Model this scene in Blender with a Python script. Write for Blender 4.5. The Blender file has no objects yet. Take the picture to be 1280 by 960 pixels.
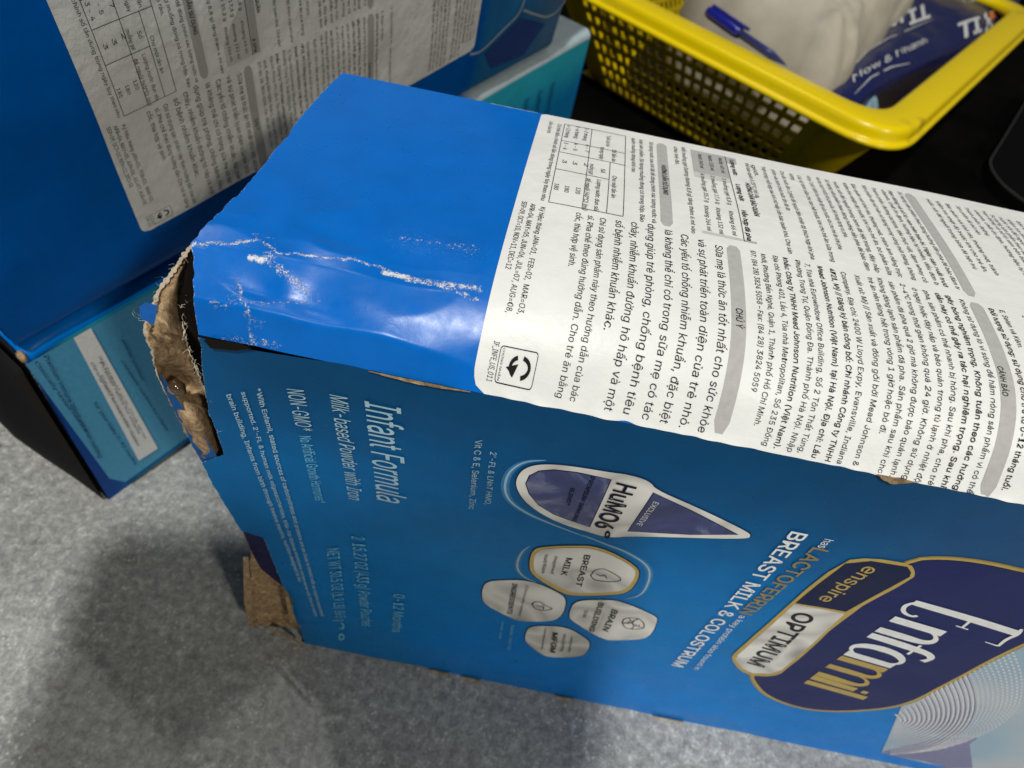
import bpy, bmesh, math, random
from mathutils import Vector, Matrix, noise, geometry
from mathutils.bvhtree import BVHTree
random.seed(7)
S = .129            # one layout unit in metres
GL = 2.079          # camera height above the floor in layout units
scene = bpy.context.scene
C = scene.collection

# ------------------------------------------------------------ camera, world, lamps
cam_d = bpy.data.cameras.new("camera"); cam = bpy.data.objects.new("camera", cam_d); C.objects.link(cam)
scene.camera = cam
cam_d.sensor_fit = 'HORIZONTAL'; cam_d.sensor_width = 36; cam_d.lens = 812/1280*36
cam_d.clip_start = .002; cam_d.clip_end = 60
_n = math.hypot(.667, .745)
fwd = Vector((0, .667/_n, -.745/_n)); upa = Vector((0, .745/_n, .667/_n)); ra = Vector((1, 0, 0))
rr = math.radians(11.6)
right = math.cos(rr)*ra+math.sin(rr)*upa
up = -math.sin(rr)*ra+math.cos(rr)*upa
M = Matrix((right, up, -fwd)).transposed().to_4x4()
M.translation = Vector((0, 0, GL*S))
cam.matrix_world = M
cam_d.dof.use_dof = True; cam_d.dof.focus_distance = .142; cam_d.dof.aperture_fstop = 20.0

world = bpy.data.worlds.new("World"); scene.world = world; world.use_nodes = True
world.node_tree.nodes["Background"].inputs[0].default_value = (.84, .86, .86, 1)
world.node_tree.nodes["Background"].inputs[1].default_value = .08
scene.view_settings.view_transform = 'Standard'; scene.view_settings.look = 'None'
scene.view_settings.gamma = 1; scene.view_settings.exposure = 0
scene.cycles.max_bounces = 6; scene.cycles.diffuse_bounces = 3

LAMPS = [((-1.2, -7.0, 17), 40, .045, (1, .985, .95), 'bare ceiling bulb above and behind the camera, the brighter one'),
         ((-5.6, 5.4, 17), 4.5, .026, (1, .97, .90), 'bare ceiling bulb ahead to the left, the dimmer one'),
         ((15.0, -13.6, 17), 31, .13, (1, .93, .78), 'bare ceiling bulb far to the right behind the camera')]  # last lamp added as fill for the front and rear cartons
lamp_pos = []
for p, w, r, c, lab in LAMPS:
    l = bpy.data.lights.new('ceiling_light', 'AREA'); l.shape = 'DISK'; l.size = r*2; l.energy = w; l.color = c  # the name also serves the added fill lamp, the last in LAMPS
    o = bpy.data.objects.new('ceiling_light', l); C.objects.link(o)
    o.location = [v*S for v in p]
    d = Vector((.2, 1.0, 0))*S-o.location
    o.rotation_euler = d.to_track_quat('-Z', 'Y').to_euler()
    lamp_pos.append((o.location.copy(), r, lab, d.normalized()))

# ------------------------------------------------------------ helpers
def lin(r, g, b, a=1):
    f = lambda v: (v/255/12.92) if v/255 <= .04045 else ((v/255+.055)/1.055)**2.4
    return (f(r), f(g), f(b), a)
def P(x, y, h): return (x*S, y*S, h*S)
def obj(name, verts, faces, mat, parent=None, smooth=False, col=None, attrs=None):
    me = bpy.data.meshes.new(name); me.from_pydata(verts, [], faces); me.update()
    if mat: me.materials.append(mat)
    if smooth: me.polygons.foreach_set('use_smooth', [True]*len(me.polygons))
    if col:
        a = me.attributes.new('Col', 'FLOAT_COLOR', 'POINT'); a.data.foreach_set('color', [v for c in col for v in (c[0], c[1], c[2], 1)])
    for k, vals in (attrs or {}).items():
        a = me.attributes.new(k, 'FLOAT', 'POINT'); a.data.foreach_set('value', vals)
    o = bpy.data.objects.new(name, me); C.objects.link(o)
    if parent: o.parent = parent
    return o
def thing(name, label, cat, group=None):
    o = bpy.data.objects.new(name, None); C.objects.link(o); o.empty_display_size = .01
    o['label'] = label; o['category'] = cat
    if group: o['group'] = group
    return o
def tag(o, label, cat, group=None):
    o['label'] = label; o['category'] = cat
    if group: o['group'] = group
    return o

class Mat:
    def __init__(s, name, color=(.5, .5, .5, 1), rough=.5, spec=.5, **kw):
        s.m = bpy.data.materials.new(name); s.m.use_nodes = True; s.nt = s.m.node_tree; s.n = s.nt.nodes; s.l = s.nt.links
        s.b = s.n['Principled BSDF']; s.b.inputs['Base Color'].default_value = color
        s.b.inputs['Roughness'].default_value = rough; s.b.inputs['Specular IOR Level'].default_value = spec
        for k, v in kw.items(): s.b.inputs[k.replace('_', ' ')].default_value = v
    def add(s, t, **kw):
        n = s.n.new(t)
        for k, v in kw.items(): setattr(n, k, v)
        return n
    def coord(s):
        return s.add('ShaderNodeTexCoord').outputs['Object']
    def noise(s, scale, detail=4, rough=.55, dist=0, co=None):
        n = s.add('ShaderNodeTexNoise'); n.inputs['Scale'].default_value = scale; n.inputs['Detail'].default_value = detail
        n.inputs['Roughness'].default_value = rough; n.inputs['Distortion'].default_value = dist
        s.l.new(co or s.coord(), n.inputs['Vector']); return n.outputs['Fac']
    def ramp(s, fac, stops):
        r = s.add('ShaderNodeValToRGB'); e = r.color_ramp.elements
        while len(e) < len(stops): e.new(.5)
        for i, (p, c) in enumerate(stops):
            e[i].position = p; e[i].color = c if isinstance(c, tuple) else (c, c, c, 1)
        s.l.new(fac, r.inputs[0]); return r.outputs[0]
    def mix(s, fac, a, b, mode='MIX'):
        m = s.add('ShaderNodeMix', data_type='RGBA', blend_type=mode)
        for sock, v in ((0, fac), (6, a), (7, b)):
            if hasattr(v, 'links') or hasattr(v, 'is_linked'): s.l.new(v, m.inputs[sock])
            else: m.inputs[sock].default_value = v
        return m.outputs[2]
    def math(s, op, a, b=0.):
        m = s.add('ShaderNodeMath', operation=op)
        for i, v in enumerate((a, b)):
            if hasattr(v, 'is_linked'): s.l.new(v, m.inputs[i])
            else: m.inputs[i].default_value = v
        return m.outputs[0]
    def attr(s, name, out='Fac'):
        a = s.add('ShaderNodeAttribute'); a.attribute_name = name; return a.outputs[out]
    def bump(s, h, strength=.3, dist=.001, prev=None):
        b = s.add('ShaderNodeBump'); b.inputs['Strength'].default_value = strength; b.inputs['Distance'].default_value = dist
        s.l.new(h, b.inputs['Height'])
        if prev: s.l.new(prev, b.inputs['Normal'])
        s.l.new(b.outputs[0], s.b.inputs['Normal']); return b.outputs[0]
    def base(s, c): s.l.new(c, s.b.inputs['Base Color'])
    def rough(s, c): s.l.new(c, s.b.inputs['Roughness'])

BLUE = (.0, .138, .56, 1)
# printed coated board; scuff = torn white paper along creases and painted white glints, wrinkle = crinkled gloss
def board_material(name, color=None, rough=.3, spec=.3):
    m = Mat(name, rough=rough, spec=spec)
    c = m.attr('Col', 'Color') if color is None else None
    n1 = m.noise(3400, 3, .7); n2 = m.noise(1250, 4, .7)
    sc = m.attr('scuff')
    edge = m.math('ADD', m.math('MULTIPLY', n1, .45), m.math('MULTIPLY', n2, .55))
    fac = m.ramp(m.math('ADD', sc, m.math('SUBTRACT', edge, .5)), [(.60, 0.), (.70, 1.)])
    paper = m.ramp(m.noise(1500, 3), [(.3, (.50, .56, .66, 1)), (.7, (.86, .87, .87, 1))])
    faint = m.ramp(m.noise(110, 5, .6), [(.35, .93), (.65, 1.04)])
    basec = m.mix(1., c if c is not None else color, faint, 'MULTIPLY')
    m.base(m.mix(fac, basec, paper))
    w = m.attr('wrinkle')
    r0 = m.mix(m.ramp(w, [(.3, 0.), (.8, 1.)]), m.ramp(m.noise(260, 4), [(.3, rough-.04), (.7, rough+.08)]), (.16, .16, .16, 1))
    m.rough(m.mix(fac, r0, (.8, .8, .8, 1)))
    h = m.math('MULTIPLY', m.noise(900, 4, .6, 1.6), w)
    b1 = m.bump(h, .8, .0010)
    b2 = m.bump(m.noise(420, 3), .05, .0006, b1)
    m.bump(fac, .5, .00025, b2)
    return m.m
MAT = {}
MAT['blue'] = board_material('blue_coated_board', BLUE, .30)
MAT['front'] = board_material('printed_front_board', None, .30, .07)
def flat(name, color, rough=.45, spec=.1, metal=0.):
    m = Mat(name, color, rough, spec, Metallic=metal)
    m.base(m.mix(1., color, m.ramp(m.noise(700, 3), [(.3, .92), (.7, 1.05)]), 'MULTIPLY'))
    return m.m
MAT['pale'] = flat('pale_ink', (.36, .56, .68, 1)); MAT['pale2'] = flat('sky_ink', (.16, .52, .78, 1))
MAT['white'] = flat('white_ink', (.86, .88, .88, 1)); MAT['navy'] = flat('navy_ink', (.004, .007, .03, 1))
MAT['dark'] = flat('black_ink', (.02, .02, .025, 1)); MAT['ink'] = flat('label_ink', (.012, .012, .012, 1), .6)
MAT['gold'] = flat('gold_ink', (.36, .26, .07, 1), .4, .5, .3); MAT['gold2'] = flat('bright_gold_ink', (.62, .44, .10, 1), .35, .5, .35)
MAT['logo'] = flat('logo_navy', (.006, .014, .115, 1), .4, .15)
MAT['logo2'] = flat('logo_plate_navy', (.006, .012, .06, 1), .35)
MAT['halo'] = flat('halo_ink', (.05, .22, .50, 1))
MAT['grey'] = flat('grey_bar_ink', (.44, .44, .43, 1), .5); MAT['lightgrey'] = flat('light_grey_ink', (.58, .58, .57, 1), .5)
def silver():
    m = Mat('silver_print', rough=.25, spec=.6)
    v = m.add('ShaderNodeMapping'); v.inputs['Rotation'].default_value = (0, .6, 0)
    m.l.new(m.coord(), v.inputs[0])
    m.base(m.ramp(m.noise(52, 1, .4, 0, v.outputs[0]), [(.34, (.36, .355, .34, 1)), (.46, (.82, .81, .77, 1)), (.55, (.56, .55, .52, 1)), (.66, (.92, .91, .87, 1))]))  # light and dark bands paint a metallic gleam into the ink
    return m.m
MAT['silver'] = silver()
def marble():
    m = Mat('badge_violet_print', rough=.35)
    m.base(m.ramp(m.noise(70, 6, .65, .8), [(.3, (.012, .018, .10, 1)), (.52, (.035, .05, .19, 1)), (.66, (.20, .22, .36, 1)), (.8, (.45, .46, .52, 1))]))
    return m.m
MAT['violet'] = marble()
def paper():
    m = Mat('sticker_paper', rough=.42, spec=.35)
    m.base(m.ramp(m.noise(90, 5), [(.3, (.76, .77, .76, 1)), (.7, (.83, .84, .82, 1))]))
    b = m.bump(m.noise(160, 4, .55), .22, .0016); m.bump(m.noise(2500, 3), .12, .0002, b)
    return m.m
MAT['paper'] = paper()
def kraft():
    m = Mat('torn_brown_cardboard', rough=.9, spec=.15)
    m.base(m.ramp(m.noise(520, 6, .7, .8), [(.25, (.10, .062, .032, 1)), (.46, (.30, .20, .11, 1)), (.62, (.48, .35, .21, 1)), (.76, (.74, .65, .50, 1))]))
    m.bump(m.noise(1500, 5, .65, .6), .45, .0007)
    return m.m
MAT['kraft'] = kraft()
MAT['liner'] = flat('dark_box_inside', (.012, .009, .007, 1), .9, .1)  # near-black stands for the unlit brown inside
MAT['purple'] = flat('violet_inner_print', (.018, .016, .07, 1), .5)
MAT['fibre'] = flat('paper_fibre', (.66, .60, .48, 1), .9); MAT['ply'] = flat('torn_paper_ply', (.50, .42, .31, 1), .9)

# ------------------------------------------------------------ text into layout coordinates
import os
try:
    FONT = bpy.data.fonts.load(os.path.join(bpy.utils.resource_path('LOCAL'), 'datafiles', 'fonts', 'Inter.woff2'))
except Exception:
    FONT = None        # Blender's built-in face does as well
_TX = {}
def text_geo(body, bold=0., shear=0.):
    key = (body, bold, shear)
    if key in _TX: return _TX[key]
    c = bpy.data.curves.new('t', 'FONT'); c.body = body; c.shear = shear
    if FONT: c.font = FONT
    o = bpy.data.objects.new('t', c); C.objects.link(o)
    cu = o.to_curve(bpy.context.evaluated_depsgraph_get())
    loops = []
    for sp in cu.splines:
        pts = []; bp = sp.bezier_points; n = len(bp)
        if n < 2: continue
        for k in range(n):
            a, b = bp[k], bp[(k+1) % n]
            straight = a.handle_right_type == 'VECTOR' and b.handle_left_type == 'VECTOR'
            m = 0 if straight or (b.co-a.co).length < .02 else 2
            pts.append(a.co.xy.copy())
            if m:
                for q in geometry.interpolate_bezier(a.co, a.handle_right, b.handle_left, b.co, m+2)[1:-1]: pts.append(q.xy.copy())
        cl = []
        for p in pts:
            if not cl or (p-cl[-1]).length > 1e-4: cl.append(p)
        if len(cl) > 2 and (cl[0]-cl[-1]).length < 1e-4: cl.pop()
        if len(cl) > 2: loops.append(cl)
    o.to_curve_clear(); bpy.data.objects.remove(o); bpy.data.curves.remove(c)
    area = lambda l: sum(l[k-1].x*l[k].y-l[k].x*l[k-1].y for k in range(len(l)))/2
    A = [area(l) for l in loops]
    sgn = 1 if A[max(range(len(A)), key=lambda k: abs(A[k]))] > 0 else -1
    if bold:
        for l, ar in zip(loops, A):
            n = len(l); nl = []
            for k in range(n):
                d0 = (l[k]-l[k-1]); d1 = (l[(k+1) % n]-l[k])
                t = (d0.normalized()+d1.normalized())
                t = t.normalized() if t.length > .1 else d1.normalized()
                nl.append(l[k]+Vector((t.y, -t.x))*sgn*bold)
            l[:] = nl
    def inside(p, l):
        r = False; n = len(l)
        for k in range(n):
            a, b = l[k-1], l[k]
            if (a.y > p.y) != (b.y > p.y) and p.x < (b.x-a.x)*(p.y-a.y)/(b.y-a.y)+a.x: r = not r
        return r
    box_ = [(min(p.x for p in l), max(p.x for p in l)) for l in loops]
    V = []; Fc = []
    for k, l in enumerate(loops):
        if A[k]*sgn < 0: continue
        polys = [l]
        for m, q in enumerate(loops):
            if A[m]*sgn < 0 and box_[m][0] > box_[k][0]-.01 and box_[m][1] < box_[k][1]+.01 and inside(q[0], l): polys.append(q)
        tri = geometry.tessellate_polygon([[p.to_3d() for p in q] for q in polys])
        b = len(V)
        for q in polys: V += q
        Fc += [tuple(b+t for t in f) for f in tri]
    x1 = max(v.x for v in V); x0 = min(v.x for v in V)
    _TX[key] = [((v.x-x0)/(x1-x0), v.y/.73) for v in V], Fc
    return _TX[key]
class Acc:
    "collects flat print and lays it on a surface function"
    def __init__(s): s.v = []; s.f = []
    def add(s, V, Fc):
        b = len(s.v); s.v += V; s.f += [tuple(i+b for i in f) for f in Fc]
    def text(s, body, a, b, c, bold=0., shear=0.):
        V, Fc = text_geo(body, bold, shear)
        s.add([(a[0]+(b[0]-a[0])*x+(c[0]-a[0])*y, a[1]+(b[1]-a[1])*x+(c[1]-a[1])*y) for x, y in V], Fc)
    def ribbon(s, pts, w, closed=False, taper=False):
        n = len(pts); V = []
        for i in range(n):
            p = Vector(pts[i]); a = Vector(pts[(i-1) % n] if closed or i else pts[i]); b = Vector(pts[(i+1) % n] if closed or i < n-1 else pts[i])
            d = (b-a); d = d.normalized() if d.length else Vector((1, 0)); q = Vector((-d.y, d.x))
            ww = (w[i] if isinstance(w, (list, tuple)) else w)/2
            if taper: ww *= math.sin(math.pi*(i+.3)/(n-.4))
            V += [tuple(p+q*ww), tuple(p-q*ww)]
        Fc = [(2*i, 2*i+1, (2*i+3) % (2*n), (2*i+2) % (2*n)) for i in range(n if closed else n-1)]
        s.add(V, Fc)
    def poly(s, pts, cuts=0):
        bm = bmesh.new(); vs = [bm.verts.new((p[0], p[1], 0)) for p in pts]; bm.faces.new(vs)
        bmesh.ops.triangulate(bm, faces=bm.faces[:])
        for _ in range(cuts):
            bmesh.ops.subdivide_edges(bm, edges=[e for e in bm.edges if e.calc_length() > .03], cuts=1)
            bmesh.ops.triangulate(bm, faces=bm.faces[:])
        bm.verts.index_update()
        s.add([(v.co.x, v.co.y) for v in bm.verts], [tuple(v.index for v in f.verts) for f in bm.faces]); bm.free()
    def build(s, name, mat, parent, fn):
        return obj(name, [fn(x, y) for x, y in s.v], s.f, mat, parent)
def smoothloop(pts, it=2):
    for _ in range(it):
        o = []
        for i in range(len(pts)):
            a, b = pts[i], pts[(i+1) % len(pts)]
            o += [(a[0]*.75+b[0]*.25, a[1]*.75+b[1]*.25), (a[0]*.25+b[0]*.75, a[1]*.25+b[1]*.75)]
        pts = o
    return pts
def smoothline(pts, it=2):
    for _ in range(it):
        o = [pts[0]]
        for i in range(len(pts)-1):
            a, b = pts[i], pts[i+1]
            o += [(a[0]*.75+b[0]*.25, a[1]*.75+b[1]*.25), (a[0]*.25+b[0]*.75, a[1]*.25+b[1]*.75)]
        o.append(pts[-1]); pts = o
    return pts
def segdist(p, line):
    best = 9
    for a, b in zip(line, line[1:]):
        ax, ay = a; bx, by = b; dx, dy = bx-ax, by-ay
        L = dx*dx+dy*dy or 1e-9
        t = max(0, min(1, ((p[0]-ax)*dx+(p[1]-ay)*dy)/L))
        d = math.hypot(p[0]-ax-t*dx, p[1]-ay-t*dy)
        if d < best: best = d
    return best
def lerp_line(v, line, k):      # line: points sorted by coordinate k, returns the other one
    o = 1-k
    if v <= line[0][k]: return line[0][o]
    for a, b in zip(line, line[1:]):
        if v <= b[k]:
            t = (v-a[k])/((b[k]-a[k]) or 1e-9); return a[o]+(b[o]-a[o])*t
    return line[-1][o]
DATA = {'b2_band': [[2.3083, 0.0841], [2.9014, 0.1212], [3.2129, 0.1202], [3.1977, 0.0244], [2.3552, 0.0234]],
 'b2_lines': [[[2.3832, 0.2999], [2.4545, 0.2776], [3.1074, 0.4438], [3.5401, 0.6935]], [[3.1074, 0.4438], [3.1281, 0.2914], [3.4212, 0.3494]]],
 'b2_pale': [[-0.001, 0.7412], [0.1235, 0.7396], [0.5469, 0.7275], [0.7028, 0.2213], [0.3256, 0.0362], [0.066, 0.0377], [0.0308, 0.1064]],
 'b2_strip': [[0.1235, 0.7396], [0.1714, 0.7165], [0.2011, 0.0893], [0.1315, 0.0965]],
 'b2_text': [('Premium immune blend and brain building', [0.0413, 0.7073], [0.0334, 0.2304], [0.0578, 0.7017]),
             ('Clinically tested nutrition', [0.0164, 0.7047], [0.0367, 0.3636], [0.0286, 0.7024]),
             ('for your baby 0-12 months', [0.0915, 0.4585], [0.1141, 0.0903], [0.1058, 0.4543]),
             ('designed to be tolerated', [0.1327, 0.6015], [0.148, 0.1918], [0.1455, 0.5951]),
             ('as breast milk DHA level', [0.1584, 0.6053], [0.1757, 0.1732], [0.1715, 0.5989]),
             ('complete nutrition for infants', [0.2063, 0.5453], [0.2479, 0.1422], [0.2176, 0.5403]),
             ('powder pouches', [0.2305, 0.6144], [0.239, 0.4224], [0.2417, 0.6099])],
 'bars': [[0.3137, 0.3373, 0.6574, 0.9792], [0.7341, 0.7581, 0.65, 0.9595], [0.1981, 0.2202, 0.9977, 1.3483], [0.7361, 0.7577, 0.9772, 1.3487]],
 'basket': [[1.5853, 3.1497], [-0.7648, 0.6443], [0.5423, 0.8402]],
 'brain': [[0.3663, 0.6101], [0.3641, 0.6318], [0.3735, 0.643], [0.3832, 0.6463], [0.3966, 0.6488], [0.4154, 0.6268], [0.4197, 0.6058], [0.412, 0.595],
           [0.3958, 0.5882], [0.3797, 0.5872], [0.3663, 0.6101]],
 'brown': [[-0.5412, 0.5631], [-0.5297, 0.4627], [-0.465, 0.3875], [-0.4698, 0.1835], [-0.4462, 0.1661], [-0.4685, 0.0265], [-0.5504, 0.0408],
           [-0.6012, 0.0899], [-0.5837, 0.2778]],
 'drop_fleck': [[0.0737, 1.0981], [0.089, 1.1283], [0.1337, 1.1287], [0.1518, 1.0853], [0.1772, 1.0326], [0.1449, 1.0271], [0.108, 1.0463]],
 'drop_inner': [[0.0608, 1.1016], [0.0632, 1.1269], [0.077, 1.1462], [0.1013, 1.1581], [0.1396, 1.1643], [0.1981, 1.167], [0.1989, 0.9957], [0.1632, 1.0081],
                [0.1271, 1.02], [0.0947, 1.0411], [0.0718, 1.072]],
 'drop_outer': [[0.0432, 1.0867], [0.042, 1.1175], [0.0488, 1.1415], [0.0639, 1.1586], [0.0861, 1.1696], [0.1236, 1.1785], [0.1954, 1.1861], [0.2158, 1.1905],
                [0.2416, 1.1907], [0.2628, 1.1846], [0.2766, 1.1676], [0.3447, 1.1411], [0.4224, 1.1129], [0.4689, 1.0938], [0.4774, 1.0843], [0.4755, 1.0721],
                [0.3815, 1.0345], [0.2788, 0.9923], [0.254, 0.9748], [0.228, 0.97], [0.2043, 0.9762], [0.1684, 0.9831], [0.1317, 0.9954], [0.0938, 1.018],
                [0.0631, 1.0467]],
 'drop_tip': [[0.2769, 1.1565], [0.3507, 1.1238], [0.4545, 1.0803], [0.3774, 1.0463], [0.2718, 1.0092]],
 'flap_inner': [[-0.457, 1.4894], [-0.4674, 1.4553], [-0.4778, 1.4311], [-0.4926, 1.3896], [-0.5072, 1.3454], [-0.5123, 1.3099], [-0.5134, 1.2737],
                [-0.5122, 1.24], [-0.51, 1.1969], [-0.5092, 1.1372], [-0.51, 1.0573], [-0.5074, 0.978]],
 'flap_outer': [[-0.458, 1.4944], [-0.4746, 1.4715], [-0.5029, 1.4319], [-0.5278, 1.4002], [-0.5491, 1.3585], [-0.5738, 1.3202], [-0.5799, 1.2818],
                [-0.5786, 1.2547], [-0.5873, 1.2098], [-0.5865, 1.1521], [-0.5806, 1.063], [-0.5695, 0.9477]],
 'front_left': [[-0.4891, 1.3007], [-0.5003, 1.2397], [-0.5159, 1.1193], [-0.513, 0.9895], [-0.5674, 0.9429], [-0.5635, 0.8866], [-0.5393, 0.6712],
                [-0.4892, 0.6579], [-0.4836, 0.5674], [-0.4745, 0.4126], [-0.4603, 0.3387], [-0.4708, 0.1948], [-0.4605, 0.077]],
 'front_text': [('Infant Formula', [-0.2288, 1.2437], [-0.2136, 0.946], [-0.1431, 1.2437], 'pale', 0.004),
                ('Milk-based Powder with Iron', [-0.2871, 1.2418], [-0.2723, 0.9259], [-0.2445, 1.2424], 'pale', 0),
                ('NON-GMO*', [-0.3599, 1.2327], [-0.3558, 1.1225], [-0.3174, 1.2402], 'pale', 0),
                ('No Artificial Growth Hormones*', [-0.3534, 1.1036], [-0.343, 0.8804], [-0.3217, 1.1144], 'pale2', 0),
                ('*With Enfamil, stated sources of carbohydrates and proteins are as close to breast milk as experts recommend', [-0.4151, 1.2146],
                 [-0.3861, 0.2598], [-0.4013, 1.2221], 'pale', 0.012),
                ("supported. 2'-FL & human milk oligosaccharides, Milk-Fat Globule Membrane components with DHA for babies", [-0.4424, 1.1981],
                 [-0.4045, 0.2502], [-0.4297, 1.2037], 'pale', 0.012),
                ('brain building, Infants from birth through twelve months, nutrition designed to be', [-0.4705, 1.1827], [-0.4261, 0.466], [-0.4567, 1.1903],
                 'pale', 0.012),
                ('2  15.27 OZ (433 g) Powder Pouches', [-0.2767, 0.7612], [-0.271, 0.2536], [-0.2331, 0.7693], 'pale2', 0.004),
                ('NET WT 30.5 OZ (1.9 LB) 865 g', [-0.338, 0.6749], [-0.3459, 0.2413], [-0.2953, 0.7006], 'pale2', 0.004),
                ('e o', [-0.34, 0.2335], [-0.3469, 0.0964], [-0.3093, 0.2497], 'pale2', 0.03),
                ('0-12 Months', [-0.1819, 0.5071], [-0.1865, 0.2548], [-0.1424, 0.5174], 'pale2', 0.006),
                ("2'-FL & LNnT HMO,", [-0.0131, 1.1752], [-0.0046, 1.0071], [0.0027, 1.1763], 'pale', 0),
                ('Vit C & E, Selenium, Zinc', [-0.0413, 1.1994], [-0.0331, 0.9801], [-0.0246, 1.2038], 'pale', 0),
                ('HuMO6', [0.2103, 1.1652], [0.2081, 1.0024], [0.259, 1.1634], 'navy', 0.022),
                ('°', [0.2202, 1.0025], [0.2222, 0.9736], [0.2522, 0.9912], 'navy', 0.01),
                ('PREMIUM IMMUNE', [0.1638, 1.1638], [0.1632, 1.0081], [0.1756, 1.1642], 'navy', 0.012),
                ('BLEND*', [0.1382, 1.1181], [0.1404, 1.0616], [0.1494, 1.1182], 'navy', 0.012),
                ('EXCLUSIVE', [0.2843, 1.132], [0.2788, 1.0408], [0.2986, 1.1291], 'white', 0),
                ('BREAST', [0.2146, 0.8855], [0.2258, 0.7464], [0.2322, 0.8878], 'dark', 0.016),
                ('MILK', [0.1823, 0.86], [0.1855, 0.7808], [0.2002, 0.8623], 'dark', 0.016),
                ('inspired', [0.1583, 0.8585], [0.1635, 0.7805], [0.1692, 0.8566], 'dark', 0),
                ('nutrition', [0.1374, 0.8573], [0.1443, 0.7741], [0.1492, 0.8591], 'dark', 0),
                ('BRAIN', [0.3275, 0.6705], [0.333, 0.5544], [0.3485, 0.6638], 'dark', 0.012),
                ('BUILDING', [0.2912, 0.6906], [0.3043, 0.5341], [0.3085, 0.6908], 'dark', 0.012),
                ('DHA', [0.2702, 0.6371], [0.2741, 0.5987], [0.2823, 0.6388], 'dark', 0),
                ('Clinically tested', [0.1222, 0.6984], [0.1289, 0.5328], [0.1308, 0.6985], 'dark', 0),
                ('INGREDIENTS', [0.0915, 0.6958], [0.101, 0.5325], [0.1078, 0.6956], 'dark', 0.012),
                ('MFGM', [0.2234, 0.4805], [0.2405, 0.3506], [0.2436, 0.4813], 'dark', 0.016),
                ('naturally', [0.2705, 0.4807], [0.2851, 0.3706], [0.2807, 0.4812], 'dark', 0),
                ('occurring', [0.2505, 0.485], [0.2651, 0.3704], [0.2635, 0.487], 'dark', 0),
                ('components', [0.2012, 0.4936], [0.2148, 0.3585], [0.2107, 0.4937], 'dark', 0),
                ('Note: Not for', [0.1189, 0.4695], [0.1316, 0.2995], [0.1314, 0.4762], 'pale2', 0.004),
                ('retail sale', [0.0931, 0.4757], [0.1007, 0.3662], [0.1039, 0.4814], 'pale2', 0.004),
                ('BREAST MILK & COLOSTRUM', [0.5339, 1.125], [0.5462, 0.419], [0.5768, 1.124], 'white', 0.014),
                ('has', [0.5953, 1.1212], [0.5962, 1.0911], [0.6181, 1.1222], 'white', 0),
                ('LACTOFERRIN', [0.5905, 1.0887], [0.5761, 0.7821], [0.6318, 1.0876], 'gold', 0.012),
                ('a key protein also found in', [0.5841, 0.7703], [0.6032, 0.4201], [0.6051, 0.7732], 'white', 0),
                ('enspire', [0.7007, 1.0664], [0.6888, 0.9059], [0.7441, 1.0563], 'gold2', 0.006),
                ('OPTIMUM', [0.6767, 0.8412], [0.7016, 0.5236], [0.7378, 0.8341], 'dark', 0.022)],
 'gap': [[-0.4535, 1.4902], [-0.4473, 1.4743], [-0.4419, 1.4477], [-0.4536, 1.3602], [-0.4691, 1.2866], [-0.4885, 1.1614], [-0.5003, 1.0532], [-0.5084, 1.0429],
         [-0.5122, 1.1362], [-0.5185, 1.2304], [-0.5177, 1.3084], [-0.5059, 1.3702], [-0.4734, 1.4538]],
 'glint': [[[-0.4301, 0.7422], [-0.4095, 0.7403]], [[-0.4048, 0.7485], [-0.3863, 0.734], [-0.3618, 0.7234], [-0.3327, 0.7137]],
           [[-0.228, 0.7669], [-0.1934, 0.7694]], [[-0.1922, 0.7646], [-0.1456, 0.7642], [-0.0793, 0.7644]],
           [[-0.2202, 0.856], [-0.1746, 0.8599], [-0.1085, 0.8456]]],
 'greytab': [0.2724, 0.3706, 0.9996, 1.3487],
 'hex_brain': [[0.2422, 0.5913], [0.2388, 0.6343], [0.2411, 0.6657], [0.2579, 0.685], [0.2916, 0.7033], [0.3321, 0.7192], [0.4266, 0.6778], [0.4373, 0.6566],
               [0.4458, 0.5913], [0.442, 0.5549], [0.4285, 0.5374], [0.3768, 0.5066], [0.3486, 0.4981], [0.2549, 0.5654]],
 'hex_breast': [[0.1189, 0.8181], [0.1184, 0.8636], [0.1371, 0.8827], [0.1845, 0.9054], [0.2353, 0.9187], [0.3214, 0.8789], [0.3337, 0.8409], [0.3306, 0.7732],
                [0.2907, 0.7447], [0.2277, 0.7102], [0.2, 0.7209], [0.1312, 0.7594]],
 'hex_clin': [[0.0298, 0.6], [0.029, 0.65], [0.0353, 0.6733], [0.0558, 0.6917], [0.1264, 0.7264], [0.2042, 0.6934], [0.2203, 0.6681], [0.2275, 0.6109],
              [0.2223, 0.5625], [0.2018, 0.5328], [0.1502, 0.5038], [0.1242, 0.4998], [0.0409, 0.5526]],
 'hex_gold': [[0.1109, 0.8109], [0.1109, 0.868], [0.131, 0.8877], [0.1783, 0.9102], [0.2352, 0.9294], [0.3265, 0.8847], [0.3422, 0.8389], [0.3393, 0.7617],
              [0.2945, 0.7292], [0.2282, 0.6941], [0.1983, 0.7], [0.1244, 0.75]],
 'hex_mfgm': [[0.1635, 0.4115], [0.1619, 0.4574], [0.1672, 0.4803], [0.1889, 0.4988], [0.251, 0.5299], [0.3121, 0.4831], [0.3242, 0.4585], [0.3314, 0.3974],
              [0.3257, 0.36], [0.2986, 0.3347], [0.2537, 0.3119], [0.2289, 0.3126], [0.1714, 0.3782]],
 'icons': [[[0.2462, 0.804], [0.248, 0.8314], [0.2636, 0.8444], [0.2843, 0.8361], [0.3129, 0.819], [0.2989, 0.8001], [0.2736, 0.7919], [0.2568, 0.789],
            [0.2462, 0.804]],
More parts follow.
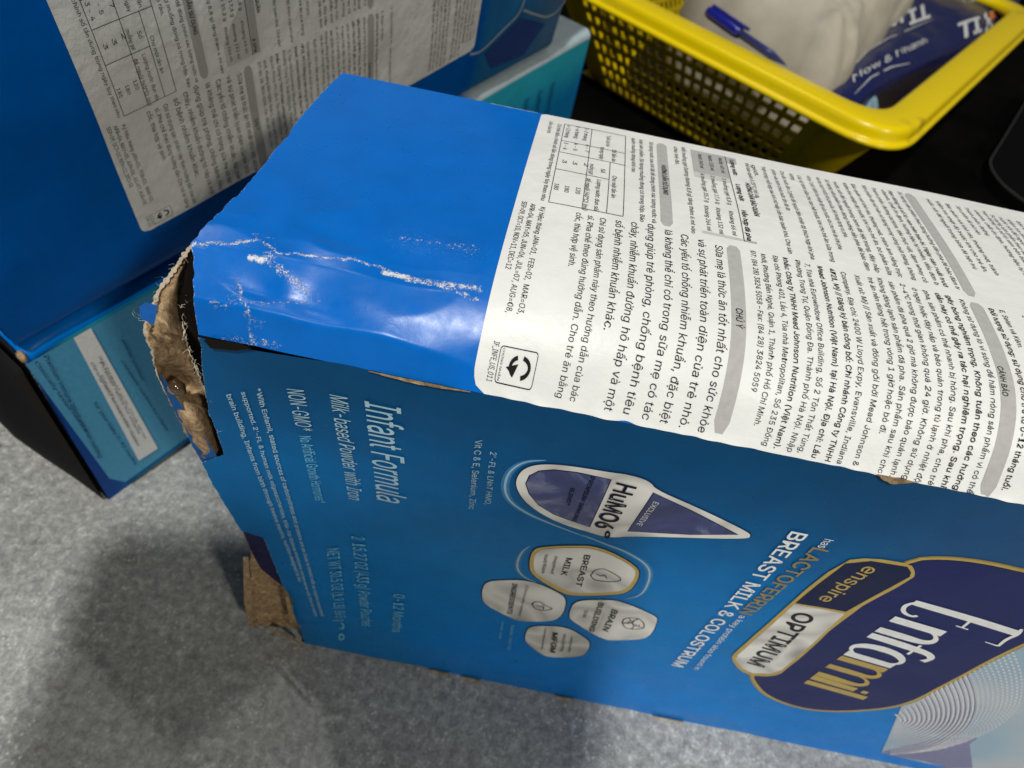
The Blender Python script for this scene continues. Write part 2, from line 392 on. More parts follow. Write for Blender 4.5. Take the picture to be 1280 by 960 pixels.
           [[0.1493, 0.6156], [0.154, 0.6309], [0.1694, 0.6343], [0.1788, 0.6216], [0.2021, 0.6158], [0.1867, 0.5973], [0.173, 0.5922], [0.1602, 0.5928],
            [0.1493, 0.6156]],
           [[0.1606, 0.6125], [0.1702, 0.6086], [0.1774, 0.6192], [0.179, 0.5997]], [[0.2557, 0.8169], [0.2666, 0.8097], [0.272, 0.8208], [0.2806, 0.8077]]],
 'logo_dark': [[0.658, 0.8734], [0.6651, 1.0575], [0.6999, 1.0823], [0.7651, 1.0861], [0.7812, 1.0709], [0.7876, 1.0558], [0.7613, 0.8783]],
 'logo_navy': [[0.7355, 0.4682], [0.8035, 0.37], [0.8642, 0.329], [0.9362, 0.3096], [0.993, 0.3227], [1.061, 0.3715], [1.107, 0.4255], [1.1226, 0.4874],
               [1.1247, 0.6322], [1.1192, 0.7695], [1.1202, 0.9058], [1.131, 1.0455], [1.0501, 1.1452], [0.9462, 1.1408], [0.8726, 1.1436], [0.8053, 1.1292],
               [0.7597, 1.1021], [0.7311, 0.9267], [0.7292, 0.7045]],
 'logo_silver': [[0.6696, 0.5317], [0.6641, 0.5632], [0.6618, 0.6579], [0.6582, 0.8677], [0.7636, 0.8704], [0.7857, 0.5301], [0.7756, 0.4911], [0.7386, 0.4679],
                 [0.7058, 0.4831]],
 'logo_sq': [-0.0272, 0.0304, 0.6617, 0.6966],
 'logo_sub': [[0.6621, 0.5272], [0.6547, 0.5637], [0.6543, 0.6629], [0.651, 0.8728], [0.6585, 1.0651], [0.6953, 1.0906], [0.7641, 1.0949], [0.7842, 1.0747],
              [0.7953, 1.052], [0.7672, 0.8693], [0.7949, 0.5162], [0.7845, 0.4742], [0.7437, 0.4485], [0.7061, 0.4679]],
 'phone_dark': [[3.0656, 4.6792], [3.8472, 6.0257]],
 'purple': [[-0.5436, 0.6881], [-0.4839, 0.6678], [-0.4781, 0.5782], [-0.4691, 0.4054], [-0.4583, 0.3186], [-0.5313, 0.4527], [-0.542, 0.5585]],
 'rim': [[0.0993, 4.6297], [1.5905, 3.3546], [2.7874, 5.0302]],
 'scratch': [[[-0.1384, 0.3408], [-0.0877, 0.3225], [-0.0309, 0.2889], [0.0357, 0.2898], [0.1539, 0.2381], [0.2908, 0.234]],
             [[-0.0308, 1.1777], [-0.0164, 1.1468]]],
 'scuffs': [[[-0.5202, 0.7436], [-0.4957, 0.7514], [-0.4639, 0.7589], [-0.4351, 0.7745], [-0.4108, 0.7673], [-0.3933, 0.7546], [-0.3622, 0.7618],
             [-0.328, 0.7646], [-0.2803, 0.773], [-0.2434, 0.7765], [-0.178, 0.7682], [-0.125, 0.7564], [-0.0751, 0.7454]],
            [[-0.4382, 0.7118], [-0.4283, 0.6937], [-0.4234, 0.6795], [-0.4093, 0.6681], [-0.406, 0.6642], [-0.4054, 0.6556], [-0.402, 0.6506]],
            [[-0.4666, 0.6691], [-0.4445, 0.6698], [-0.4276, 0.6775], [-0.3879, 0.6829], [-0.3541, 0.6919], [-0.3092, 0.7053]],
            [[-0.443, 0.8062], [-0.43, 0.7997], [-0.4044, 0.7836], [-0.3951, 0.7593]], [[-0.4703, 0.792], [-0.4358, 0.7889], [-0.4101, 0.7819]],
            [[-0.3655, 0.6541], [-0.4221, 0.6509], [-0.4538, 0.6494]], [[-0.4011, 0.6637], [-0.3838, 0.6636]], [[-0.4386, 0.6682], [-0.4222, 0.6762]],
            [[-0.3718, 0.6537], [-0.3568, 0.6512]]],
 'skin': [[-0.5858, 1.2102], [-0.5772, 1.1865], [-0.5643, 1.1105], [-0.5424, 1.0263], [-0.5146, 0.8986], [-0.5649, 0.88], [-0.5744, 0.9946], [-0.5849, 1.1039]],
 'stick_edge': [[-0.0486, 1.3799], [-0.0635, 0.6498]],
 'sticker_text': [('Sữa mẹ là thức ăn tốt nhất cho sức khỏe', 0.2943, 0.9705, 0.655, 0.019, 0, 0.2913),
                  ('và sự phát triển toàn diện của trẻ nhỏ.', 0.2665, 0.9774, 0.6557, 0.019, 0, 0.2597),
                  ('Các yếu tố chống nhiễm khuẩn, đặc biệt', 0.238, 0.981, 0.6563, 0.019, 0, 0.228),
                  ('là kháng thể chỉ có trong sữa mẹ có tác', 0.2082, 0.9844, 0.656, 0.019, 0, 0.2015),
                  ('dụng giúp trẻ phòng, chống bệnh tiêu', 0.1783, 0.9919, 0.6576, 0.019, 0, 0.171),
                  ('chảy, nhiễm khuẩn đường hô hấp và một', 0.1483, 0.9873, 0.6572, 0.019, 0, 0.1428),
                  ('số bệnh nhiễm khuẩn khác.', 0.1181, 0.9833, 0.7382, 0.019, 0, 0.1188),
                  ('Chỉ sử dụng sản phẩm này theo hướng dẫn của bác', 0.0928, 0.9808, 0.659, 0.0155, 0, 0.0889),
                  ('sĩ. Pha chế theo đúng hướng dẫn. Cho trẻ ăn bằng', 0.073, 0.9811, 0.6597, 0.0155, 0, 0.0661),
                  ('cốc, thìa hợp vệ sinh.', 0.0488, 0.9829, 0.8372, 0.0155, 0, 0.0491),
                  ('Ký hiệu: tháng JAN=01,  FEB=02,  MAR=03,', -0.0123, 0.9801, 0.737, 0.0125, 0, -0.0154),
                  ('APR=04, MAY=05, JUN=06, JUL=07, AUG=08,', -0.0308, 0.9867, 0.7367, 0.0125, 0, -0.0327),
                  ('SEP=09, OCT=10, NOV=11, DEC=12', -0.0471, 0.9911, 0.8089, 0.0125, 0, -0.0472),
                  ('IF_INFE_US_011', -0.0373, 0.6997, 0.6609, 0.012, 0, -0.0424), ('CHÚ Ý', 0.3198, 0.8216, 0.7832, 0.0155, 0.012, 0.321),
                  ('ĐT: (84 28) 3824 5058 – Fax: (84 28) 3824 5059', 0.3609, 0.9763, 0.703, 0.0128, 0.0, 0.3502),
                  ('khởi, Phường Bến Nghé, Quận 1, Thành phố Hồ Chí Minh.', 0.3794, 0.9727, 0.6711, 0.0128, 0.0, 0.367),
                  ('Địa chỉ: Phòng 401, Lầu 4, Tòa nhà Metropolitan, Số 235 Đồng', 0.3986, 0.9753, 0.6547, 0.0128, 0.0, 0.3901),
                  ('khẩu: Công ty TNHH Mead Johnson Nutrition (Việt Nam).', 0.4195, 0.9754, 0.6543, 0.0128, 0.01, 0.4052),
                  ('Phường Trung Tự, Quận Đống Đa. Thành phố Hà Nội. Nhập', 0.4392, 0.9751, 0.6537, 0.0128, 0.0, 0.4276),
                  ('7, Tòa nhà Eurowindow Office Building, Số 2 Tôn Thất Tùng,', 0.4543, 0.9702, 0.6549, 0.0128, 0.0, 0.4459),
                  ('Mead Johnson Nutrition (Việt Nam) tại Hà Nội. Địa chỉ: Lầu', 0.477, 0.971, 0.6529, 0.0128, 0.01, 0.4669),
                  ('4721, Mỹ // Đăng ký bản công bố: Chi nhánh Công ty TNHH', 0.4982, 0.9712, 0.6522, 0.0128, 0.01, 0.4883),
                  ('Company. Địa chỉ: 2400 W Lloyd Expy, Evansville, Indiana', 0.517, 0.9672, 0.6523, 0.0128, 0.0, 0.5069),
                  ('Xuất xứ: Mỹ // Sản xuất và đóng gói bởi Mead Johnson &', 0.5378, 0.9673, 0.6534, 0.0128, 0.0, 0.5343),
                  ('trẻ ăn nên dùng hết trong vòng 1 giờ hoặc bỏ đi.', 0.5602, 0.9681, 0.6871, 0.0128, 0.0, 0.5586),
                  ('Không đông lạnh sản phẩm đã pha. Sản phẩm sau khi cho', 0.5818, 0.9716, 0.6511, 0.0128, 0.0, 0.5709),
                  ('sản phẩm đã pha quá 2 giờ mà không được bảo quản lạnh.', 0.6014, 0.9682, 0.6502, 0.0128, 0.0, 0.59),
                  ('2-4°C trong thời gian không quá 24 giờ. Không sử dụng', 0.6206, 0.9687, 0.6499, 0.0128, 0.0, 0.6115),
                  ('ở ngay hoặc đậy nắp và bảo quản trong tủ lạnh ở nhiệt độ', 0.6381, 0.9637, 0.6497, 0.0128, 0.0, 0.6333),
                  ('pha, sản phẩm có thể nhanh bị hỏng. Sau khi pha, cho trẻ', 0.6565, 0.963, 0.6498, 0.0128, 0.0, 0.6548),
                  ('dẫn này có thể gây ra tác hại nghiêm trọng. Sau khi', 0.6771, 0.9633, 0.6499, 0.0128, 0.01, 0.6752),
                  ('gây bỏng nghiêm trọng. Không tuân theo các hướng', 0.6959, 0.9627, 0.6499, 0.0128, 0.01, 0.6955),
                  ('Không sử dụng lò vi sóng để hâm nóng sản phẩm vì có thể', 0.7157, 0.9597, 0.6496, 0.0128, 0.0, 0.7186),
                  ('CẢNH BÁO', 0.7331, 0.8113, 0.7604, 0.0128, 0.01, 0.7395),
                  ('Đối tượng sử dụng: sử dụng cho trẻ từ 0-12 tháng tuổi.', 0.7651, 0.9528, 0.6588, 0.0128, 0.01, 0.7674),
                  ('E, Selen và Kẽm.', 0.788, 0.9536, 0.862, 0.0128, 0.0, 0.7841),
                  ("2'-Fucosyllactose (2'-FL), Lacto-N-neotetraose (LNnT), vitamin C,", 0.8074, 0.9502, 0.6494, 0.0128, 0.0, 0.8415),
                  ('Có thể điều chỉnh số lần dùng trong ngày tùy theo nhu', -0.0132, 1.3399, 1.001, 0.011, 0, -0.0187),
                  ('cầu của trẻ.', -0.0381, 1.3465, 1.282, 0.011, 0, -0.0301), ('Tuổi của trẻ', 0.0896, 1.3297, 1.2744, 0.0115, 0, 0.0913),
                  ('Số lần ăn', 0.1032, 1.264, 1.2058, 0.0115, 0, 0.1047), ('trong ngày', 0.0799, 1.2645, 1.2047, 0.0115, 0, 0.0789),
                  ('Số', 0.0838, 1.1635, 1.1467, 0.0115, 0, 0.0845), ('muỗng gạt', 0.0627, 1.175, 1.1301, 0.0115, 0, 0.0621),
                  ('Cho một lần ăn', 0.108, 1.1436, 1.0564, 0.0115, 0, 0.1065), ('Lượng nước đun sôi', 0.0783, 1.1144, 0.9989, 0.0115, 0, 0.0789),
                  ('để nguội (40°C) (ml)', 0.0571, 1.1117, 0.9946, 0.0115, 0, 0.0606), ('1-2 tháng', 0.0402, 1.3485, 1.2796, 0.0115, 0, 0.044),
                  ('2-6 tháng', 0.0227, 1.3482, 1.2818, 0.0115, 0, 0.0237), ('6-12 tháng', 0.0039, 1.3428, 1.2761, 0.0115, 0, 0.0039),
                  ('6 - 7', 0.0484, 1.2608, 1.2246, 0.0115, 0, 0.0487), ('4 - 5', 0.0253, 1.2573, 1.2205, 0.0115, 0, 0.0246),
                  ('3 - 4', 0.0042, 1.251, 1.2154, 0.0115, 0, 0.0055), ('2', 0.0502, 1.1728, 1.159, 0.0115, 0, 0.051),
                  ('3', 0.0282, 1.1697, 1.1561, 0.0115, 0, 0.0292), ('3', 0.0079, 1.1677, 1.1541, 0.0115, 0, 0.009),
                  ('120', 0.042, 1.0683, 1.0451, 0.0115, 0, 0.0423), ('180', 0.0214, 1.0658, 1.0426, 0.0115, 0, 0.022),
                  ('180', 0.0019, 1.0674, 1.0442, 0.0115, 0, 0.0028),
                  ('Sử dụng nước sau khi đã để đóng chính xác lượng nước và', 0.1829, 1.3431, 0.9983, 0.0115, 0, 0.1818),
                  ('loại sản phẩm. Sử dụng muỗng đong có trong hộp. Bảo', 0.1641, 1.3439, 0.9945, 0.0115, 0, 0.1576),
                  ('quản muỗng đong khô ráo.', 0.145, 1.3446, 1.1752, 0.0115, 0, 0.1436),
                  ('Mỗi muỗng gạt (tương đương 8,8 g) tăng thêm 6 ml vào', 0.2569, 1.3505, 0.9912, 0.0115, 0, 0.2479),
                  ('cho trẻ đó.', 0.2349, 1.345, 1.255, 0.0115, 0, 0.2359), ('Khoảng 66 ml', 0.3257, 1.0942, 1.0111, 0.0115, 0, 0.3285),
                  ('Khoảng 132 ml', 0.3023, 1.0966, 1.0073, 0.0115, 0, 0.304), ('Khoảng 264 ml', 0.2797, 1.0964, 1.0097, 0.0115, 0, 0.2826),
                  ('1 muỗng gạt 8,8 g', 0.3282, 1.2333, 1.1196, 0.0115, 0, 0.3299), ('2 muỗng gạt 17,6 g', 0.3052, 1.2345, 1.1131, 0.0115, 0, 0.3063),
                  ('4 muỗng gạt 35,2 g', 0.2835, 1.236, 1.111, 0.0115, 0, 0.2863), ('Nước 60 ml', 0.332, 1.3337, 1.2596, 0.0115, 0, 0.3296),
                  ('Nước 120 ml', 0.3091, 1.3358, 1.2609, 0.0115, 0, 0.3081), ('Nước 240 ml', 0.2869, 1.3315, 1.2623, 0.0115, 0, 0.2866),
                  ('HƯỚNG DẪN SỬ DỤNG', 0.2035, 1.2378, 1.1089, 0.0125, 0.014, 0.2068), ('Lượng nước', 0.3562, 1.3365, 1.2607, 0.0125, 0.014, 0.3564),
                  ('Lượng bột', 0.3544, 1.2191, 1.1467, 0.0125, 0.014, 0.3559), ('Hỗn hợp đã pha', 0.3529, 1.1079, 1.0045, 0.0125, 0.014, 0.3523),
                  ('thể bảo quản ở 25°C (tối đa', 0.3844, 1.3358, 1.1747, 0.0118, 0, 0.394), ('giờ.', 0.4042, 1.3336, 1.2785, 0.0118, 0, 0.4022),
                  ('Thận trọng: mỗi hộp sau khi mở nắp cần bảo quản khô. Cho sản', 0.4254, 1.3373, 0.9909, 0.0118, 0, 0.4237),
                  ('phẩm vào bình chứa nước ấm đã đo', 0.4447, 1.3303, 1.1451, 0.0118, 0, 0.4455),
                  ('Cho đủ nước ấm 1 phút để nguội đến nhiệt độ thích hợp khi pha', 0.4647, 1.3326, 0.9872, 0.0118, 0, 0.4629),
                  ('lượng', 0.4831, 1.3294, 1.2979, 0.0118, 0, 0.4848),
                  ('Lắc kỹ bình sữa cho tan hết trước khi cho trẻ ăn sữa trong', 0.5032, 1.3269, 0.9921, 0.0118, 0, 0.4979),
                  ('vòng 1 giờ, kiểm tra nhiệt độ sữa trước khi cho trẻ ăn khi pha', 0.5231, 1.3363, 1.0374, 0.0118, 0, 0.5221),
                  ('rửa tay sạch trước khi pha sữa, tiệt trùng dụng cụ pha.', 0.5417, 1.3391, 1.084, 0.0118, 0, 0.5452),
                  ('Sử dụng sản phẩm theo đúng hướng dẫn pha để bảo đảm trẻ nhận đủ dinh dưỡng và an toàn', 0.5618, 1.3369, 0.988, 0.0118, 0, 0.5618),
                  ('nước sôi để nguội trong bình đã tiệt trùng, đậy nắp kín rồi lắc đều cho tan hết bột sữa', 0.579, 1.3332, 0.988, 0.0118, 0, 0.579),
                  ('Kiểm tra nhiệt độ trước khi cho trẻ ăn, bỏ phần sữa thừa sau mỗi lần ăn không dùng lại', 0.6006, 1.3374, 0.988, 0.0118, 0, 0.6006),
                  ('Bảo quản nơi khô ráo, thoáng mát, tránh ánh nắng trực tiếp, đậy kín sau khi mở gói bột', 0.6194, 1.3402, 0.988, 0.0118, 0, 0.6194),
                  ('Sản phẩm đã mở nên sử dụng trong vòng một tháng, không dùng khi quá hạn in trên bao bì', 0.6441, 1.3458, 0.988, 0.0118, 0, 0.6441),
                  ('Thành phần: đường lactose, dầu thực vật, đạm whey cô đặc, chất béo sữa, khoáng chất và', 0.6641, 1.3435, 0.988, 0.0118, 0, 0.6641),
                  ('vitamin, chất ổn định, hương liệu tự nhiên, dầu đơn bào giàu DHA và ARA, taurine, cholin', 0.6841, 1.3411, 0.988, 0.0118, 0, 0.6841),
                  ('Hạn dùng và số lô xem trên bao bì. Ngày sản xuất trước hạn dùng hai năm theo nhà sản xuất', 0.7001, 1.3426, 0.988, 0.0118, 0.006, 0.7001),
                  ('Sử dụng sản phẩm theo đúng hướng dẫn pha để bảo đảm trẻ nhận đủ dinh dưỡng và an toàn', 0.7221, 1.3469, 0.988, 0.0118, 0, 0.7221),
                  ('nước sôi để nguội trong bình đã tiệt trùng, đậy nắp kín rồi lắc đều cho tan hết bột sữa', 0.7818, 1.3398, 1.0698, 0.0118, 0, 0.7818),
                  ('Kiểm tra nhiệt độ trước khi cho trẻ ăn, bỏ phần sữa thừa sau mỗi lần ăn không dùng lại', 0.8016, 1.3374, 1.0674, 0.0118, 0, 0.8016),
                  ('Bảo quản nơi khô ráo, thoáng mát, tránh ánh nắng trực tiếp, đậy kín sau khi mở gói bột', 0.8214, 1.3351, 1.0651, 0.0118, 0, 0.8214),
                  ('Sản phẩm đã mở nên sử dụng trong vòng một tháng, không dùng khi quá hạn in trên bao bì', 0.8442, 1.3341, 1.2141000000000002, 0.0118, 0,
                   0.8442),
                  ('Thành phần: đường lactose, dầu thực vật, đạm whey cô đặc, chất béo sữa, khoáng chất và', 0.8633, 1.337, 1.217, 0.0118, 0, 0.8633),
                  ('vitamin, chất ổn định, hương liệu tự nhiên, dầu đơn bào giàu DHA và ARA, taurine, cholin', 0.883, 1.3346, 0.9746, 0.0118, 0, 0.883),
                  ('Hạn dùng và số lô xem trên bao bì. Ngày sản xuất trước hạn dùng hai năm theo nhà sản xuất', 0.9022, 1.3375, 0.9774999999999999, 0.0118, 0,
                   0.9022),
                  ('Sử dụng sản phẩm theo đúng hướng dẫn pha để bảo đảm trẻ nhận đủ dinh dưỡng và an toàn', 0.916, 1.3273, 0.9672999999999999, 0.0118, 0,
                   0.916),
                  ('nước sôi để nguội trong bình đã tiệt trùng, đậy nắp kín rồi lắc đều cho tan hết bột sữa', 0.9324, 1.3237, 0.9637000000000001, 0.0118, 0,
                   0.9324),
                  ('Kiểm tra nhiệt độ trước khi cho trẻ ăn, bỏ phần sữa thừa sau mỗi lần ăn không dùng lại', 0.9487, 1.32, 0.9600000000000001, 0.0118, 0,
                   0.9487),
                  ('Bảo quản nơi khô ráo, thoáng mát, tránh ánh nắng trực tiếp, đậy kín sau khi mở gói bột', 0.9698, 1.3216, 0.9616000000000001, 0.0118, 0,
                   0.9698),
                  ('Sản phẩm đã mở nên sử dụng trong vòng một tháng, không dùng khi quá hạn in trên bao bì', 0.9872, 1.3205, 0.9605, 0.0118, 0, 0.9872),
                  ('HƯỚNG DẪN BẢO QUẢN', 0.7524, 1.2347, 1.0959, 0.014, 0.014, 0)],
 'swoosh': [[[0.0843, 1.1795], [0.0476, 1.1642], [0.026, 1.1293], [0.0226, 1.079], [0.0367, 1.0321], [0.0773, 1.0002], [0.1456, 0.9738], [0.2209, 0.9475]],
            [[0.1928, 0.9613], [0.2425, 0.941], [0.2908, 0.93], [0.3434, 0.898], [0.3633, 0.8487], [0.3694, 0.7632], [0.3399, 0.7285]],
            [[0.1024, 0.8787], [0.0885, 0.8415], [0.0879, 0.7705], [0.1105, 0.7308], [0.1496, 0.7167]]],
 'tab_x': [0.0581, 0.1017],
 'tab_y': [1.2571, 1.1999, 1.1244],
 'table': [-0.0013, 0.1312, 0.9992, 1.3474],
 'top_left': [[-0.5001, 1.3757], [-0.5067, 1.2934], [-0.5094, 1.1861], [-0.5066, 1.0386], [-0.5053, 0.8989], [-0.5104, 0.8069], [-0.5182, 0.7681],
              [-0.5202, 0.7436], [-0.5015, 0.6993], [-0.4892, 0.6604], [-0.4875, 0.649]],
 'wave_bg': [[1.1256, 0.4629], [1.1396, 0.6109], [1.1238, 0.8929], [1.1119, 1.0332], [1.9224, 0.0112], [1.7232, 0.0795], [1.4837, 0.0758], [1.2894, 0.0812]],
 'wave_grey': [[1.2861, 0.0854], [1.3027, 0.2005], [1.3185, 0.265], [1.3478, 0.3296], [1.4006, 0.3482], [1.4134, 0.2929], [1.5447, 0.111], [1.5002, 0.0691],
               [1.4137, 0.0912], [1.3317, 0.077]],
 'waves': [[[1.1478, 0.3949], [1.1545, 0.3892], [1.1606, 0.3839], [1.1663, 0.3788], [1.1713, 0.3741], [1.1758, 0.3696], [1.1795, 0.3654], [1.1826, 0.3615],
            [1.1849, 0.3577], [1.1864, 0.3542], [1.1871, 0.3509], [1.1869, 0.3477], [1.1858, 0.3447], [1.1837, 0.3418], [1.1806, 0.339]],
           [[1.1459, 0.4187], [1.154, 0.4111], [1.1618, 0.4036], [1.169, 0.3962], [1.1757, 0.3888], [1.1816, 0.3815], [1.1868, 0.3744], [1.1912, 0.3673],
            [1.1945, 0.3604], [1.1968, 0.3537], [1.1979, 0.3471], [1.1978, 0.3408], [1.1963, 0.3346], [1.1934, 0.3287], [1.1889, 0.3231]],
           [[1.144, 0.4419], [1.1536, 0.4326], [1.1629, 0.4231], [1.1717, 0.4133], [1.18, 0.4034], [1.1875, 0.3933], [1.1941, 0.3832], [1.1997, 0.3731],
            [1.2041, 0.3631], [1.2072, 0.3531], [1.2088, 0.3433], [1.2087, 0.3338], [1.2069, 0.3245], [1.2031, 0.3156], [1.1973, 0.307]],
           [[1.1421, 0.4648], [1.1531, 0.4537], [1.164, 0.4422], [1.1744, 0.4302], [1.1842, 0.4177], [1.1932, 0.405], [1.2013, 0.392], [1.2081, 0.3789],
            [1.2136, 0.3657], [1.2175, 0.3526], [1.2197, 0.3396], [1.2198, 0.3268], [1.2176, 0.3143], [1.213, 0.3022], [1.2058, 0.2908]],
           [[1.1402, 0.4871], [1.1541, 0.4722], [1.1675, 0.4569], [1.1803, 0.4414], [1.1922, 0.4256], [1.2031, 0.4098], [1.2127, 0.3938], [1.2207, 0.3779],
            [1.227, 0.3621], [1.2313, 0.3465], [1.2334, 0.3311], [1.233, 0.3161], [1.2299, 0.3016], [1.2238, 0.2876], [1.2144, 0.2742]],
           [[1.1384, 0.509], [1.1537, 0.4925], [1.1686, 0.4754], [1.1829, 0.4578], [1.1964, 0.4397], [1.2087, 0.4213], [1.2197, 0.4025], [1.2291, 0.3837],
            [1.2365, 0.3648], [1.2417, 0.3459], [1.2444, 0.3273], [1.2442, 0.309], [1.2408, 0.2911], [1.2339, 0.2739], [1.2232, 0.2575]],
           [[1.1367, 0.5305], [1.1533, 0.5125], [1.1696, 0.4937], [1.1854, 0.474], [1.2004, 0.4536], [1.2143, 0.4326], [1.2268, 0.4112], [1.2374, 0.3894],
            [1.246, 0.3674], [1.2521, 0.3454], [1.2554, 0.3234], [1.2554, 0.3018], [1.2518, 0.2806], [1.2442, 0.2601], [1.2321, 0.2405]],
           [[1.1349, 0.5515], [1.1528, 0.5322], [1.1706, 0.5116], [1.1879, 0.4899], [1.2044, 0.4673], [1.2198, 0.4439], [1.2337, 0.4198], [1.2458, 0.3951],
            [1.2555, 0.3701], [1.2626, 0.3448], [1.2665, 0.3196], [1.2667, 0.2946], [1.2629, 0.27], [1.2545, 0.2462], [1.2411, 0.2233]],
           [[1.1332, 0.5722], [1.1524, 0.5514], [1.1716, 0.5292], [1.1904, 0.5057], [1.2084, 0.4809], [1.2253, 0.4551], [1.2406, 0.4283], [1.254, 0.4008],
            [1.265, 0.3727], [1.273, 0.3443], [1.2775, 0.3157], [1.2781, 0.2873], [1.2741, 0.2593], [1.265, 0.2321], [1.2502, 0.2058]],
           [[1.1316, 0.5924], [1.152, 0.5703], [1.1726, 0.5466], [1.1928, 0.5212], [1.2123, 0.4943], [1.2307, 0.4661], [1.2475, 0.4368], [1.2622, 0.4064],
            [1.2744, 0.3754], [1.2834, 0.3438], [1.2887, 0.3119], [1.2896, 0.28], [1.2855, 0.2485], [1.2757, 0.2178], [1.2595, 0.1881]],
           [[1.1299, 0.6122], [1.1516, 0.5889], [1.1735, 0.5636], [1.1952, 0.5365], [1.2162, 0.5075], [1.236, 0.4771], [1.2543, 0.4452], [1.2704, 0.4121],
            [1.2838, 0.378], [1.2938, 0.3432], [1.2998, 0.308], [1.3011, 0.2727], [1.2969, 0.2377], [1.2864, 0.2033], [1.2689, 0.1701]],
           [[1.1283, 0.6317], [1.1513, 0.6072], [1.1745, 0.5804], [1.1975, 0.5515], [1.22, 0.5206], [1.2414, 0.4879], [1.2611, 0.4535], [1.2786, 0.4177],
            [1.2932, 0.3806], [1.3043, 0.3427], [1.311, 0.3041], [1.3127, 0.2653], [1.3084, 0.2267], [1.2973, 0.1887], [1.2785, 0.1519]],
           [[1.1267, 0.6508], [1.1509, 0.6251], [1.1754, 0.5969], [1.1998, 0.5664], [1.2238, 0.5335], [1.2466, 0.4986], [1.2678, 0.4618], [1.2867, 0.4232],
            [1.3026, 0.3832], [1.3147, 0.3421], [1.3223, 0.3002], [1.3243, 0.2579], [1.32, 0.2156], [1.3083, 0.1739], [1.2882, 0.1334]],
           [[1.1252, 0.6695], [1.1505, 0.6428], [1.1763, 0.6132], [1.2021, 0.581], [1.2275, 0.5463], [1.2518, 0.5092], [1.2745, 0.47], [1.2947, 0.4288],
            [1.3119, 0.3859], [1.3252, 0.3416], [1.3335, 0.2963], [1.3361, 0.2504], [1.3317, 0.2044], [1.3194, 0.1589], [1.298, 0.1146]],
           [[1.1237, 0.6879], [1.1501, 0.6601], [1.1772, 0.6292], [1.2044, 0.5955], [1.2312, 0.5589], [1.257, 0.5197], [1.2811, 0.4781], [1.3028, 0.4343],
            [1.3213, 0.3885], [1.3356, 0.341], [1.3448, 0.2923], [1.3479, 0.2428], [1.3436, 0.1931], [1.3307, 0.1437], [1.308, 0.0955]],
           [[1.1222, 0.706], [1.1498, 0.6772], [1.178, 0.6451], [1.2064, 0.61], [1.2344, 0.5719], [1.2615, 0.531], [1.2868, 0.4874], [1.3096, 0.4414],
            [1.3291, 0.3932], [1.3443, 0.3432], [1.3541, 0.2916], [1.3573, 0.2391], [1.3528, 0.1861], [1.3391, 0.1334], [1.3149, 0.0817]],
           [[1.1207, 0.7237], [1.1493, 0.694], [1.1785, 0.6611], [1.2079, 0.6251], [1.2367, 0.5861], [1.2645, 0.5442], [1.2905, 0.4996], [1.3138, 0.4525],
            [1.3336, 0.4031], [1.3488, 0.3516], [1.3583, 0.2986], [1.361, 0.2445], [1.3555, 0.1897], [1.3404, 0.135], [1.3142, 0.0811]],
           [[1.1193, 0.7411], [1.1489, 0.7106], [1.1791, 0.6769], [1.2093, 0.64], [1.239, 0.6001], [1.2675, 0.5573], [1.2941, 0.5117], [1.3179, 0.4634],
            [1.338, 0.4128], [1.3532, 0.3601], [1.3625, 0.3056], [1.3647, 0.2498], [1.3582, 0.1932], [1.3416, 0.1365], [1.3135, 0.0804]],
           [[1.1179, 0.7583], [1.1485, 0.7269], [1.1796, 0.6924], [1.2107, 0.6547], [1.2413, 0.6139], [1.2705, 0.5702], [1.2977, 0.5236], [1.322, 0.4743],
            [1.3423, 0.4225], [1.3576, 0.3685], [1.3667, 0.3125], [1.3683, 0.2551], [1.3608, 0.1968], [1.3429, 0.1381], [1.3127, 0.0798]],
           [[1.1165, 0.7751], [1.1481, 0.7429], [1.1801, 0.7076], [1.2121, 0.6691], [1.2435, 0.6275], [1.2735, 0.5829], [1.3013, 0.5354], [1.326, 0.485],
            [1.3466, 0.4321], [1.362, 0.3768], [1.3709, 0.3194], [1.3719, 0.2604], [1.3635, 0.2003], [1.3441, 0.1396], [1.312, 0.0792]],
           [[1.1152, 0.7916], [1.1476, 0.7587], [1.1806, 0.7226], [1.2135, 0.6834], [1.2457, 0.641], [1.2764, 0.5955], [1.3048, 0.547], [1.33, 0.4956],
            [1.3509, 0.4416], [1.3663, 0.385], [1.375, 0.3263], [1.3755, 0.2657], [1.3662, 0.2038], [1.3454, 0.1412], [1.3113, 0.0785]],
           [[1.1138, 0.8078], [1.1472, 0.7742], [1.1811, 0.7374], [1.2149, 0.6974], [1.2479, 0.6543], [1.2793, 0.6079], [1.3083, 0.5585], [1.3339, 0.5062],
            [1.3551, 0.451], [1.3707, 0.3932], [1.3791, 0.3331], [1.3791, 0.271], [1.3688, 0.2073], [1.3466, 0.1427], [1.3106, 0.0779]],
           [[1.1125, 0.8237], [1.1468, 0.7895], [1.1816, 0.752], [1.2162, 0.7113], [1.25, 0.6673], [1.2821, 0.6202], [1.3117, 0.5699], [1.3379, 0.5166],
            [1.3593, 0.4603], [1.3749, 0.4013], [1.3832, 0.3398], [1.3826, 0.2762], [1.3715, 0.2108], [1.3479, 0.1443], [1.3099, 0.0773]],
           [[1.1112, 0.8394], [1.1465, 0.8045], [1.1821, 0.7664], [1.2176, 0.7249], [1.2521, 0.6803], [1.2849, 0.6323], [1.3151, 0.5812], [1.3417, 0.5269],
            [1.3635, 0.4696], [1.3792, 0.4094], [1.3873, 0.3466], [1.3862, 0.2814], [1.3741, 0.2143], [1.3491, 0.1459], [1.3091, 0.0766]],
